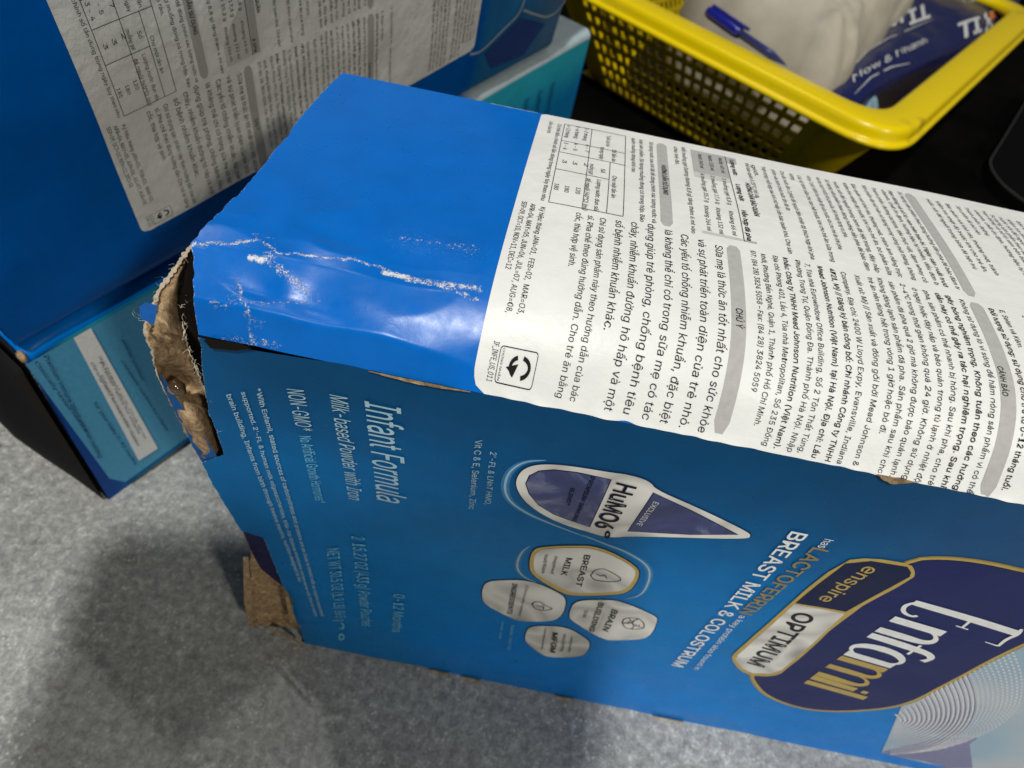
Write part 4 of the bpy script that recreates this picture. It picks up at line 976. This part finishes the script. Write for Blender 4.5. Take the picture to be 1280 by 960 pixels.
# ------------------------------------------------------------ sticker builder (shared by both cartons)
def rounded(x0, x1, y0, y1, r, n=6):
    out = []
    for cx, cy, a0 in ((x1-r, y1-r, 0), (x0+r, y1-r, 90), (x0+r, y0+r, 180), (x1-r, y0+r, 270)):
        for i in range(n+1):
            a = math.radians(a0+90*i/n); out.append((cx+r*math.cos(a), cy+r*math.sin(a)))
    return out
SX0, SX1, SY0, SY1 = -.055, 1.26, .6495, 1.3815
AY = [SY0+(SY1-SY0)*i/300 for i in range(301)]; AL = [0.]
for i in range(1, 301): AL.append(AL[-1]+math.hypot(AY[i]-AY[i-1], top_h(.5, AY[i])-top_h(.5, AY[i-1])))
def arc_y(y, y0, y1):
    "spread evenly over the curved board what lies between y0 and y1"
    t = (y-y0)/((y1-y0) or 1); L0, L1_ = interp(y0, AY, AL), interp(y1, AY, AL)
    L = L0+(L1_-L0)*t
    return interp(L, AL, AY)
def build_sticker(parent, fn, trim, split=True):
    "fn(x, y, lift) places a point of the sticker; trim = how the front edge runs"
    V = []; nx, ny = 260, 120
    for j in range(ny+1):
        t = j/ny; y = SY0+(SY1-SY0)*t
        # rounded corners
        r = .022; inset = 0
        if y-SY0 < r: inset = r-math.sqrt(max(0, r*r-(r-(y-SY0))**2))
        if SY1-y < .010: inset = .010-math.sqrt(max(0, .0001-(.010-(SY1-y))**2))
        for i in range(nx+1):
            k = i/nx; x = SX0+inset+(SX1-SX0-2*inset)*k-(.006*(1-t))
            yy = y
            if trim and j == 0: yy = y+.004*noise.noise(Vector((x*30, 4, 0)))
            V.append(fn(x, yy, .0016))
    Fc = [(j*(nx+1)+i, j*(nx+1)+i+1, (j+1)*(nx+1)+i+1, (j+1)*(nx+1)+i) for j in range(ny) for i in range(nx)]
    st = obj('white_sticker', V, Fc, MAT['paper'], parent, True)
    T = lambda x, y: fn(x, y, .0027); T0 = lambda x, y: fn(x, y, .0021)
    a = Acc()
    for t, x, y0, y1, cap, bold, xb in DATA['sticker_text']:
        L = abs(y0-y1); xm = (x+xb)/2
        if len(t) > 75: t = t[:max(12, int(L/.0066))]
        cap_ = cap if cap >= .0128 else cap*1.04
        k0 = len(a.v); a.text(t, (xm+.0005, y0), (xm+.0005, y1), (xm+.0005+cap_, y0), bold*1.0, .06)
        if trim and y1 < .8: a.v[k0:] = [(vx, arc_y(vy, y0, y1)) for vx, vy in a.v[k0:]]
    rest = [r for r in DATA['sticker_text'] if len(r[0]) > 50]
    for k in range(12):
        x = 1.012+.0185*k; t = rest[(k*5) % len(rest)][0]
        a.text(t[:52], (x, 1.335), (x, .985+(.1 if k % 4 == 3 else 0)), (x+.0125, 1.335), .0, .08)
        if k != 5: a.text(t[10:60], (x, .955), (x, .70 if k > 8 else .66), (x+.0125, .955), .008 if k % 3 == 0 else 0, .08)
    a.build('printed_text', MAT['ink'], st, T)
    a = Acc()
    for x0, x1, y0, y1 in DATA['bars']:
        pts = rounded(x0, x1, y0, y1, .006, 3)
        n = 30
        g = Acc(); V = []
        for i in range(n+1):
            y = y0+(y1-y0)*i/n; ins = 0
            if i in (0, n): ins = .006
            V += [(x0+ins, y), (x1-ins, y)]
        a = Acc(); a.add(V, [(2*i, 2*i+1, 2*i+3, 2*i+2) for i in range(n)]); a.build('grey_bar', MAT['grey'], st, T0)
    a = Acc(); x0, x1, y0, y1 = DATA['greytab']
    a.add([(x1-.022, y0), (x1, y0), (x1, y1), (x1-.022, y1)], [(0, 1, 2, 3)])
    a.add([(x0, y1-.11), (x1-.024, y1-.11), (x1-.024, y1), (x0, y1)], [(0, 1, 2, 3)])
    a.build('grey_table_head', MAT['grey'], st, T0)
    a = Acc(); a.add([(x0, y0), (x1-.022, y0), (x1-.022, y1-.11), (x0, y1-.11)], [(0, 1, 2, 3)]); a.build('grey_table', MAT['lightgrey'], st, T0)
    a = Acc()
    def ln(x0, y0, x1, y1, w=.0013):
        n = max(1, int(math.hypot(x1-x0, y1-y0)/.03)); a.ribbon([(x0+(x1-x0)*i/n, y0+(y1-y0)*i/n) for i in range(n+1)], w)
    x0, x1, y0, y1 = DATA['table']; tx = DATA['tab_x']; ty = DATA['tab_y']
    for x in (x0, x1, tx[0]): ln(x, y0, x, y1)
    ln(tx[1], y0, tx[1], ty[1]); ln(x0, y0, x1, y0); ln(x0, y1, x1, y1)
    for y in (ty[0], ty[1], ty[2]): ln(x0, y, tx[0], y)
    ln(tx[0], ty[1], x1, ty[1]); ln(tx[0], ty[0], x1, ty[0]); ln(tx[0], ty[2], tx[1], ty[2])
    X0, X1, Y0, Y1 = DATA['logo_sq']
    r = rounded(X0, X1, Y0, Y1, .004, 3); a.ribbon(r, .0011, True)
    g0, g1_, g2_, g3 = DATA['greytab']; ln(g1_-.023, g2_, g1_-.023, g3)
    # far-end seal
    a.ribbon(rounded(1.185, 1.235, .70, .76, .004, 3), .0013, True)
    a.build('ruled_lines', MAT['ink'], st, T)
    a = Acc(); cx, cy = (X0+X1)/2+.005, (Y0+Y1)/2; ax, ay = .0145, .0095
    for d0, d1 in ((-75, 80), (112, 245)):
        a.ribbon([(cx+ax*math.cos(math.radians(d)), cy+ay*math.sin(math.radians(d))) for d in range(d0, d1, 9)], .0045)
    a.poly([(cx-.021, cy-.002), (cx-.008, cy-.009), (cx-.003, cy+.003)])
    a.text("CHỨNG NHẬN", (X0+.0035, Y1-.002), (X0+.0035, Y0+.002), (X0+.008, Y1-.002), .0)
    a.build('quality_mark', MAT['ink'], st, T)
    return st
main_sticker = build_sticker(box, lambda x, y, e: top_pt(x, y, e), True)
main_sticker['label'] = 'white instruction sticker covering the upper side of the front carton'

# ------------------------------------------------------------ lower rear carton, lying with its far end propped up
box2 = thing('formula_box', 'lower rear carton lying on the floor, teal printed side and black end', 'carton', 'formula cartons')
LB, WB, HB, RB = 2.63, 1.42, .75, .035
O2 = Vector((-1.258, .978, .0)); XA = Vector((.480, .873, .079)).normalized(); ZA = Vector((.028, -.018, .75)).normalized(); YA = ZA.cross(XA).normalized()
def b2(a, b, h):
    p = O2+XA*a+YA*b+ZA*h; return P(*p)
def prof(s):   # s along the section from the floor up the side, round the edge, across the top
    if s < HB-RB: return (0, s)
    s -= HB-RB; q = RB*math.pi/2
    if s < q: t = s/RB; return (RB*(1-math.cos(t)), HB-RB+RB*math.sin(t))
    return (RB+s-q, HB)
def b2wav(a, b): return .006*noise.noise(Vector((a*2, b*2, 6)))+.003*noise.noise(Vector((a*7, b*7, 1)))
ssec = [i*(HB-RB)/14 for i in range(14)]+[HB-RB+RB*math.pi/2*i/10 for i in range(11)]+[HB-RB+RB*math.pi/2+i*(WB-RB)/18 for i in range(1, 19)]
asec = [LB*i/220 for i in range(221)]
def b2grid(name, s0, s1, mat, colf=None):
    ss = [s for s in ssec if s0-1e-6 <= s <= s1+1e-6]; V = []; sf = []; col = []
    for s in ss:
        b, h = prof(s)
        for a in asec:
            dip = .02*math.exp(-a/.03)*(1 if b > .02 or h > .6 else 0)
            V.append(b2(a, b+(.006*noise.noise(Vector((a*3, h*3, 0))) if b < .05 else 0), h-dip+(b2wav(a, b) if b > .07 else 0)))
            v = .64*max(0, 1-a/.02)*(1 if .55 < h else .6)
            if .0 < b < .04 and h > .70: v = max(v, .36+.30*noise.noise(Vector((a*6, 3, 2))))
            sf.append(v)
            if colf: col.append(colf(a, h))
    n = len(asec); Fc = [(j*n+i, j*n+i+1, (j+1)*n+i+1, (j+1)*n+i) for j in range(len(ss)-1) for i in range(n-1)]
    return obj(name, V, Fc, mat, box2, True, col=col or None, attrs={'scuff': sf, 'wrinkle': [0.]*len(V)})
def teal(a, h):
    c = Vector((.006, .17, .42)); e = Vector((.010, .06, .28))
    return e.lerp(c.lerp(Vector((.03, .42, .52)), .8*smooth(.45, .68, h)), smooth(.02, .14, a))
def topc(a, h):
    return Vector((0, .15, .56)).lerp(Vector((.42, .52, .58)), smooth(1.70, 1.80, a))  # pale far end is glare put into the colour
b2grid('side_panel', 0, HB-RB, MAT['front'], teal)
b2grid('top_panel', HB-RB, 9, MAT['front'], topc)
endm = flat('black_end_print', (.003, .003, .005, 1), .7, .1)  # black flaps, with the shade of the unlit end in the colour
obj('end_panel', [b2(-.002, prof(s)[0], prof(s)[1]-.004) for s in ssec]+[b2(-.002, WB, 0.002)], [tuple(range(len(ssec)+1))], endm, box2)
obj('end_panel', [b2(LB, prof(s)[0], prof(s)[1]) for s in ssec]+[b2(LB, WB, 0.002)], [tuple(range(len(ssec)+1))], MAT['blue'], box2)
obj('rear_panel', [b2(0, WB, 0), b2(LB, WB, 0), b2(LB, WB, HB), b2(0, WB, HB)], [(0, 1, 2, 3)], MAT['blue'], box2)
V = []
for j in range(9):
    h = .002+(HB-.06)*j/8
    for i in range(20):
        b = i*.07; V.append(b2(-.012-.08*math.sin(math.pi*min(1, j/8+.12))*min(1, b/.25), b+.01, h))
o = obj('end_flap', V, [(j*20+i, j*20+i+1, (j+1)*20+i+1, (j+1)*20+i) for j in range(8) for i in range(19)], endm, box2, True); o['label'] = 'black bulging end flap'
V = [b2(-.014, .004, .02), b2(-.014, .03, .02), b2(-.03, .06, HB-.12), b2(-.014, .01, HB-.08)]
obj('cardboard_edge', V, [(0, 1, 2, 3)], MAT['liner'], box2)
V, Fc = uv_sphere(1, (0, 0, 0), 16, 10)
obj('worn_corner', [b2(.004+x*.010, .012+y*.018, .722+z*.016+.006*noise.noise(Vector((x*3, y*3, z*3)))) for x, y, z in V], Fc, MAT['kraft'], box2, True)
on_side = lambda e: (lambda a, h: b2(a, -.004-e, h))
A_ = Acc(); A_.poly([(x, min(h, HB-RB-.005)) for x, h in DATA['b2_pale']], 1); A_.build('printed_field', flat('pale_teal_print', (.08, .32, .54, 1)), box2, on_side(.003))
A_ = Acc(); A_.poly([(x, min(h, HB-RB-.004)) for x, h in DATA['b2_strip']], 1); A_.build('white_strip', flat('white_strip_print', (.72, .74, .76, 1)), box2, on_side(.006))
A_ = Acc(); t = DATA['b2_strip']
for k, (s, e0, e1) in enumerate((("Powder refills for infants", .22, .80), ("Infant Formula Milk-based", .30, .88))):
    f0 = .62-.30*k
    def q(u, v):
        a0 = Vector(t[0]).lerp(Vector(t[3]), v); a1 = Vector(t[1]).lerp(Vector(t[2]), v); return tuple(a0.lerp(a1, u))
    A_.text(s, q(f0-.1, e0), q(f0-.1, e1), q(f0+.12, e0), .0)
A_.build('printed_text', MAT['dark'], box2, on_side(.009))
A_ = Acc()
for s, a, b, c in DATA['b2_text']: A_.text(s, a, b, c, .006)
for r in range(9):
    a0 = 1.55+.10*r
    A_.text("Nutrition facts powder", (a0, .60), (a0+.01, .60-.2-.05*(r % 3)), (a0+.05, .60), .004)
A_.build('printed_text', flat('deep_teal_ink', (.006, .045, .14, 1)), box2, on_side(.006))
# what props up its far end
fm = Mat('black_foam', (.008, .008, .008, 1), .9)
V = [b2(a, b, -.002) for a, b in ((1.95, .15), (2.5, .15), (2.5, 1.3), (1.95, 1.3))]; V += [(v[0], v[1], .0005) for v in V]
wd = thing('foam_block', 'black foam block wedged under the far end of the lower rear carton', 'foam')
obj('foam_body', V, [(0, 1, 2, 3), (7, 6, 5, 4), (0, 4, 5, 1), (1, 5, 6, 2), (2, 6, 7, 3), (3, 7, 4, 0)], fm.m, wd)

# ------------------------------------------------------------ upper rear carton, its stickered side towards the camera, leaning forward
box3 = thing('formula_box', 'upper rear carton in shade stacked on another, with the wide white sticker facing forward', 'carton', 'formula cartons')
O3 = Vector((-1.061, 1.456, .321)); X3 = Vector((.486, .864, .129)).normalized(); Y3 = Vector((.108, -.206, .973)).normalized(); N3 = X3.cross(Y3).normalized()
def b3(x, y, e=0.):
    return P(*(O3+X3*x+Y3*y+N3*e))
def w3(x, y): return .010*noise.noise(Vector((x*1.7, y*2.3, 1)))+.004*noise.noise(Vector((x*5, y*6, 4)))
def low3(x): return .497-.112*(x+.45)/2.62
XL, XH = -.45, 1.86
def side3(x, k):      # k 0..1 from the lower edge to the upper one, edges rounded back
    y0 = low3(x); y = y0+(1.40-y0)*k; r = .05; e = 0
    if y-y0 < r: e = -(r-math.sqrt(max(0, r*r-(r-(y-y0))**2)))
    if 1.40-y < r: e = -(r-math.sqrt(max(0, r*r-(r-(1.40-y))**2)))
    if XH-x < r: e -= (r-math.sqrt(max(0, r*r-(r-(XH-x))**2)))
    return y, e
ks = [0, .004, .012, .025, .04, .06]+[.06+.88*i/40 for i in range(1, 41)]+[.96, .975, .988, .996, 1]
xs3 = [XL+(XH-XL)*i/150 for i in range(147)]+[XH-.05+.05*math.sin(math.pi/2*i/8) for i in range(9)]
V = []; col = []; sf = []
for k in ks:
    for x in xs3:
        y, e = side3(x, k); V.append(b3(x, y, e+w3(x, y)))
        c = Vector((0, .115, .50)); g = Vector((.02, .16, .40)); pl = Vector((.10, .19, .33))
        c = c.lerp(g, smooth(1.26, 1.34, x)); c = c.lerp(pl, smooth(1.5, 1.8, x)*.7)
        col.append(c); sf.append(max(0, .5*(1-(1-k)/.01), .5*(1-k/.008)))
n = len(xs3)
side3o = obj('side_panel', V, [(j*n+i, j*n+i+1, (j+1)*n+i+1, (j+1)*n+i) for j in range(len(ks)-1) for i in range(n-1)], MAT['front'], box3, True, col=col, attrs={'scuff': sf, 'wrinkle': [0.]*len(V)})
D3 = -1.38
def q3(name, pts, mat): return obj(name, [b3(*p) for p in pts], [(0, 1, 2, 3)], mat, box3)
q3('upper_face', [(XL, 1.40, -.05), (XH, 1.40, -.05), (XH, 1.40, D3), (XL, 1.40, D3)], MAT['blue'])
q3('lower_face', [(XL, low3(XL), -.05), (XH, low3(XH), -.05), (XH, low3(XH), D3), (XL, low3(XL), D3)], MAT['blue'])
q3('rear_panel', [(XL, low3(XL), D3), (XH, low3(XH), D3), (XH, 1.40, D3), (XL, 1.40, D3)], MAT['blue'])
q3('end_panel', [(XH, low3(XH), -.05), (XH, 1.40, -.05), (XH, 1.40, D3), (XH, low3(XH), D3)], MAT['blue'])
q3('end_panel', [(XL, low3(XL), -.05), (XL, 1.40, -.05), (XL, 1.40, D3), (XL, low3(XL), D3)], MAT['blue'])
st2 = build_sticker(box3, lambda x, y, e: b3(x, y, w3(x, y)+e*1.3+.0012), False); st2['label'] = 'shaded white instruction sticker on the upper rear carton'
A_ = Acc()
for l in ([(1.237, .635), (1.309, .615), (1.42, .66), (1.528, .696), (1.504, .83)], [(1.528, .696), (1.63, .64), (1.725, .593), (1.80, .60), (1.85, .66)]): A_.ribbon(smoothline(l, 2), .009)
A_.build('printed_hexagons', flat('grey_line_ink', (.40, .46, .54, 1)), box3, lambda x, y: b3(x, y, w3(x, y)+.003))
A_ = Acc(); A_.poly([(1.33, .60), (1.52, .67), (1.72, .57), (1.62, .47), (1.40, .50)], 2); A_.build('printed_field', flat('slate_blue_ink', (.03, .07, .26, 1)), box3, lambda x, y: b3(x, y, w3(x, y)+.002))

# ------------------------------------------------------------ yellow basket
bk = thing('plastic_basket', 'yellow plastic mesh basket with a thick rim, standing behind the cartons', 'basket')
ym = Mat('yellow_plastic', rough=.28, spec=.5)
ym.base(ym.mix(ym.ramp(ym.noise(28, 6, .65), [(.60, 0.), (.72, .75)]), (.88, .66, .0, 1), (.40, .27, .01, 1)))
ym.bump(ym.noise(60, 3), .05, .001)
cn = Vector(DATA['basket'][0]); da = Vector(DATA['basket'][1]); db = Vector(DATA['basket'][2])
LA, LBk = 2.75, 3.4
cs = [cn, cn+db*LBk, cn+db*LBk+da*LA, cn+da*LA]   # counter-clockwise seen from above
def rpath(inset, r, n=9):
    c = sum(cs, Vector((0, 0)))/4; pts = []
    P_ = []
    for i in range(4):
        a, b, d = cs[i-1], cs[i], cs[(i+1) % 4]
        e0 = (a-b).normalized(); e1 = (d-b).normalized()
        q = b+(e0+e1)*inset/abs(e0.x*e1.y-e0.y*e1.x)
        p0 = q+e0*r; p1 = q+e1*r
        for k in range(n+1):
            t = k/n; pts.append(p0*(1-t)**2+q*2*t*(1-t)+p1*t*t)
    return pts
prof_r = [(.20, .745), (.192, .768), (.182, .779), (.168, .784), (.10, .786), (.045, .782), (.03, .779), (.019, .768), (.014, .745), (.013, .720), (.011, .713), (.002, .711), (-.006, .707), (-.009, .698), (-.008, .688), (0, .682), (.03, .682), (.05, .70), (.19, .72)]
rings = [rpath(i, max(.06, .34-i*.6)) for i, _ in prof_r]; nr = len(rings[0]); V = []
for (i, h), ring in zip(prof_r, rings): V += [P(p.x, p.y, h) for p in ring]
mR = len(prof_r)
Fc = [(j*nr+i, j*nr+(i+1) % nr, ((j+1) % mR)*nr+(i+1) % nr, ((j+1) % mR)*nr+i) for j in range(mR) for i in range(nr)]
obj('rim', V, Fc, ym.m, bk, True)
# walls with square holes
wm = Mat('yellow_plastic_wall', (.45, .33, .004, 1), .35); wm.base(wm.ramp(wm.noise(20, 4), [(.3, (.66, .48, .0, 1)), (.7, (.84, .62, .002, 1))]))
def lattice(name, a, b, a2, b2_, h1, h0, margin):
    "wall from top edge a-b down to bottom edge a2-b2, square holes"
    L = (b-a).length; nx_ = int((L-2*margin)/.080); ny_ = 7; V = []; Fc = []
    xs = [0]+[margin+(L-2*margin)*(i+k)/nx_ for i in range(nx_) for k in (.18, .82)]+[L]
    ysx = [0, .05]+[.05+.595*(j+k)/ny_ for j in range(ny_) for k in (.18, .82)]+[h1-h0]
    for yv in ysx:
        f = yv/(h1-h0)
        for xv in xs:
            p = (a+(b-a)*(xv/L))*(1-f)+(a2+(b2_-a2)*(xv/L))*f; V.append(P(p.x, p.y, h1-yv))
    n = len(xs)
    for j in range(len(ysx)-1):
        for i in range(n-1):
            hole = i % 2 == 1 and j % 2 == 0 and 2 <= j and i < n-2 and j < len(ysx)-2
            if not hole: Fc.append((j*n+i, j*n+i+1, (j+1)*n+i+1, (j+1)*n+i))
    o = obj(name, V, Fc, wm.m, bk); md = o.modifiers.new('thickness', 'SOLIDIFY'); md.thickness = .0016; md.offset = 0
top_in = .10; bot_in = .42
def corners(inset):
    out = []
    for i in range(4):
        a, b, d = cs[i-1], cs[i], cs[(i+1) % 4]; e0 = (a-b).normalized(); e1 = (d-b).normalized()
        out.append(b+(e0+e1)*inset/abs(e0.x*e1.y-e0.y*e1.x))
    return out
ct = corners(top_in); cb = corners(bot_in)
for i in range(4):
    a, b = ct[i], ct[(i+1) % 4]; a2, b3 = cb[i], cb[(i+1) % 4]
    e = (b-a).normalized()
    lattice('mesh_wall', a+e*.30, b-e*.30, a2+e*.22, b3-e*.22, .71, .06, .06)
for i in range(4):
    V = []
    for f in range(9):
        t = f/8; c = ct[i]*(1-t)+cb[i]*t; p0, p1 = ct[i-1]*(1-t)+cb[i-1]*t, ct[(i+1) % 4]*(1-t)+cb[(i+1) % 4]*t
        e0 = (p0-c).normalized(); e1 = (p1-c).normalized(); rr_ = .30*(1-t)+.22*t
        for k in range(9):
            s = k/8; q = (c+e0*rr_)*(1-s)**2+c*2*s*(1-s)+(c+e1*rr_)*s*s; V.append(P(q.x, q.y, .71-.65*t))
    Fc = [(f*9+k, f*9+k+1, (f+1)*9+k+1, (f+1)*9+k) for f in range(8) for k in range(8)]
    o = obj('corner_wall', V, Fc, wm.m, bk, True); md = o.modifiers.new('thickness', 'SOLIDIFY'); md.thickness = .0016; md.offset = 0
obj('basket_base', [P(p.x, p.y, .06) for p in cb], [(0, 1, 2, 3)], wm.m, bk)

# ------------------------------------------------------------ contents of the basket
def sack(name, pts, h0, h1, fold, mat, low=.12, k=1., seed=0, nt=120, nrr=46):
    "a limp bag: outline pts (x, y), crown h1, rim height h0"
    pts = smoothloop(pts, 2); c = sum((Vector(p) for p in pts), Vector((0, 0)))/len(pts); V = []; n = len(pts)
    for j in range(nrr+1):
        r = j/nrr
        for p in pts:
            q = c+(Vector(p)-c)*min(1, r*1.12)
            dome = h0+(h1-h0)*math.sqrt(max(0, 1-min(1, r*1.12)**2.4))
            if r*1.12 > 1: dome = h0-(h0-low)*(r*1.12-1)/.12
            f = fold*(noise.noise(Vector((q.x*1.4*k+q.y*1.0*k, q.y*.6*k-q.x*.5*k, seed)))-1.5*abs(noise.noise(Vector((q.x*1.9*k-q.y*.9*k, q.y*.8*k+q.x*.4*k, seed+3))))-.7*abs(noise.noise(Vector((q.x*4.2*k+q.y*1.6, q.y*2.4*k, seed+5))))+.12*noise.noise(Vector((q.x*13, q.y*11, seed))))
            V.append(P(q.x, q.y, max(low, dome+f)))
    Fc = [(j*n+i, j*n+(i+1) % n, (j+1)*n+(i+1) % n, (j+1)*n+i) for j in range(nrr) for i in range(n)]
    return obj(name, V, Fc, mat, None, True)
def px(x, y, zd):      # layout helper: where the sight line of the layout sketch meets a level
    cr, sr = math.cos(rr), math.sin(rr); a = cr*x+sr*y; b = -sr*x+cr*y
    r = Vector(((a-723)/812, (b-342)/812, 1)); Y = -.745*r.y+.667*r.z; Z = .667*r.y+.745*r.z
    return (r.x*zd/Z, Y*zd/Z)
BAG = [(0.55, 4.62), (1.10, 4.10), (1.30, 3.90), (1.42, 3.90), (1.60, 4.15), (1.78, 4.55), (2.10, 5.20), (2.45, 5.9), (1.5, 6.0), (.7, 5.5)]
cloth = Mat('beige_cloth', (.42, .38, .30, 1), .85, .2); cloth.base(cloth.ramp(cloth.noise(40, 5), [(.3, (.40, .37, .30, 1)), (.7, (.50, .46, .38, 1))])); cloth.bump(cloth.noise(900, 3), .25, .0005)
tag(sack('cloth_bag', BAG, .70, 1.12, .17, cloth.m, .3, 1.3, 2), 'crumpled beige cloth bag heaped in the yellow basket', 'bag')
NAVY = [px(x, y, GL-.70) for x, y in ((1030, 105), (1062, 128), (1098, 108), (1150, 78), (1206, 60), (1250, 40), (1275, 12), (1290, -30), (1240, -60), (1120, -50), (1100, 10), (1060, 60))]
film = Mat('navy_plastic_film', (.006, .012, .085, 1), .28, .6); film.bump(film.noise(45, 5, .6, .8), .35, .003)
nb = tag(sack('parcel_bag', NAVY, .62, .74, .022, film.m, .45, .9, 8), 'navy plastic courier bag with white lettering beside the beige cloth bag', 'bag')
blk = Mat('black_fabric', (.004, .004, .005, 1), .8, .2)  # black sheet added where the basket inside lies in shade
tag(sack('black_pouch', [tuple(p) for p in (cb[0]+(cb[2]-cb[0])*.05, cb[1]+(cb[3]-cb[1])*.05, cb[2], cb[3])], .10, .28, .05, blk.m, .07, 1, 5), 'black cloth pouch lying low in the yellow basket under the courier bag', 'pouch')
bmx = bmesh.new(); bmx.from_mesh(nb.data); bvh = BVHTree.FromBMesh(bmx)
def drape(e):
    def f(x, y):
        hit = bvh.ray_cast(Vector(P(x, y, 3)), Vector((0, 0, -1)))[0]
        z = hit.z if hit else .7*S
        return (x*S, y*S, z+e*S)
    return f
A_ = Acc(); A2 = Acc()
q = lambda x, y: px(x, y, GL-.72)
A_.text("TI", q(1201, 46), q(1229, 36), q(1193, 27), .04); A_.text("I", q(1254, 26), q(1259, 24), q(1247, 1), .04); A_.text("K", q(1234, 36), q(1248, 30), q(1227, 12), .03)
A_.text("TI", q(1158, 7), q(1134, 14), q(1163, 31), .04); A_.text("K", q(1128, 12), q(1114, 17), q(1130, 33), .03); A_.text("I", q(1106, 20), q(1102, 21), q(1109, 35), .04)
A_.text("Now & Nhanh", q(1070, 96), q(1158, 55), q(1067, 86), .006); A_.text("Tuoi", q(1200, 9), q(1226, 2), q(1198, 2), 0)
A_.ribbon([q(x, y) for x, y in ((1065, 82), (1085, 62), (1110, 48), (1140, 36), (1165, 26))], .012, taper=True)
A_.ribbon([q(x, y) for x, y in ((1073, 108), (1090, 94), (1115, 82), (1140, 74))], .008, taper=True)
A_.build('printed_text', flat('dull_white_ink', (.60, .61, .62, 1), .5), nb, drape(.006))
for cxp, cyp in ((1240, 19), (1119, 22)):
    pts = []
    for i in range(10):
        a = math.pi*2*i/10; r = 6.5 if i % 2 == 0 else 3.2; pts.append(q(cxp+r*math.cos(a), cyp+r*math.sin(a)))
    A2.poly(pts)
A2.build('orange_star', flat('orange_ink', (.55, .16, .02, 1), .5), nb, drape(.010))
film2 = Mat('pale_blue_film', (.30, .48, .58, 1), .2, .6)
sk_ = [q2 for q2 in (px(1062, 128, GL-.60), px(1085, 112, GL-.60), px(1096, 124, GL-.60), px(1110, 128, GL-.60), px(1100, 143, GL-.60), px(1078, 138, GL-.60))]
tag(sack('plastic_scrap', sk_, .50, .60, .05, film2.m, .3, 3, 4, nrr=16), 'small pale blue plastic wrapper in the near corner of the basket', 'wrapper')
# pen lying on the cloth by the rim
pen = thing('ballpoint_pen', 'blue capped ballpoint pen resting on the beige cloth by the basket rim', 'pen')
pb = Mat('blue_pen_plastic', (.008, .014, .25, 1), .2, .6); pc = Mat('clear_pen_barrel', (.03, .04, .16, 1), .15, .6)
p0 = Vector(P(*px(884, 14, GL-.84), .84)); p1 = Vector(P(*px(962, 68, GL-.80), .80)); d = (p1-p0); Lp = d.length*1.25; q4 = d.normalized().to_track_quat('Z', 'Y').to_matrix().to_4x4(); q4.translation = p0
r = .0035
for nm, pr, mt in (('pen_cap', [(.0001, 0), (r*1.0, .0006), (r*1.25, .004), (r*1.3, .030), (r*1.15, .034), (.0001, .034)], pb.m), ('barrel', [(.0001, .030), (r*.82, .032), (r*.82, Lp*.82), (r*.3, Lp*.95), (.0001, Lp)], pc.m)):
    V, Fc = lathe(pr, 20, q4); obj(nm, V, Fc, mt, pen, True)
V, Fc = box_geo(-.0012, .0012, r*1.25, r*1.7, .003, .040); obj('clip', [tuple(q4 @ Vector(v)) for v in V], Fc, pb.m, pen)

# ------------------------------------------------------------ black case at the right
cp = [(1240, 140), (1300, 150), (1380, 300), (1238, 232)]
case = thing('black_case', 'black rounded case with a thin grey edge lying on the dark mat at the right', 'case')
c0 = Vector(px(1228, 215, GL-.12)); dx_ = (Vector(px(1285, 255, GL-.12))-c0).normalized(); dy_ = (Vector(px(1268, 150, GL-.12))-c0).normalized()
pts = []
Wd, Hd, rd = 1.6, 2.2, .28
for cx_, cy_, a0 in ((Wd-rd, Hd-rd, 0), (rd, Hd-rd, 90), (rd, rd, 180), (Wd-rd, rd, 270)):
    for i in range(9):
        a = math.radians(a0+90*i/8); pts.append(c0+dx_*(cx_+rd*math.cos(a))+dy_*(cy_+rd*math.sin(a)))
n = len(pts); cm = Mat('black_case_plastic', (.002, .002, .003, 1), .8, .08); ce = Mat('grey_case_edge', (.05, .05, .05, 1), .6)
V = [P(p.x, p.y, h) for h in (.032, .12) for p in pts]
obj('case_body', V, [tuple(range(n, 2*n)), tuple(range(n-1, -1, -1))]+[(i, (i+1) % n, n+(i+1) % n, n+i) for i in range(n)], cm.m, case)
cc = sum(pts, Vector((0, 0)))/n
V = [P(*(cc+(p-cc)*s), h) for s, h in ((1.002, .112), (1.003, .123), (.993, .123)) for p in pts]
obj('case_edge', V, [(j*n+i, j*n+(i+1) % n, (j+1)*n+(i+1) % n, (j+1)*n+i) for j in range(2) for i in range(n)], ce.m, case)

# ------------------------------------------------------------ unseen phone added above and behind the camera to cast the floor shadow
ph = thing('smartphone', 'black smartphone held above and behind the viewpoint, shading the floor, out of frame', 'phone')
pm = Mat('phone_body_black', (.01, .01, .012, 1), .3)
x0, x1, y0, y1, r = -.140, .022, -.062, .014, .010
out = []
for cx_, cy_, a0 in ((x1-r, y1-r, 0), (x0+r, y1-r, 90), (x0+r, y0+r, 180), (x1-r, y0+r, 270)):
    for i in range(7):
        a = math.radians(a0+90*i/6); out.append((cx_+r*math.cos(a), cy_+r*math.sin(a)))
n = len(out)
MP = Matrix.Translation(Vector(P(-.09, -.53, 1.25))) @ M      # on the line from the floor shadow to the lamp
V = [tuple(MP @ Vector((x*1.04, y*1.04, z))) for z in (.005, .013) for x, y in out]
obj('phone_body', V, [tuple(range(n)), tuple(range(2*n-1, n-1, -1))]+[(i, (i+1) % n, n+(i+1) % n, n+i) for i in range(n)], pm.m, ph)
for lx, ly in ((-.018, 0), (-.009, -.018)):
    V, Fc = lathe([(.0001, .0), (.006, .0), (.0065, .001), (.0065, .004)], 20, MP @ Matrix.Translation((lx, ly, .002)))
    obj('lens', V, Fc, pm.m, ph)
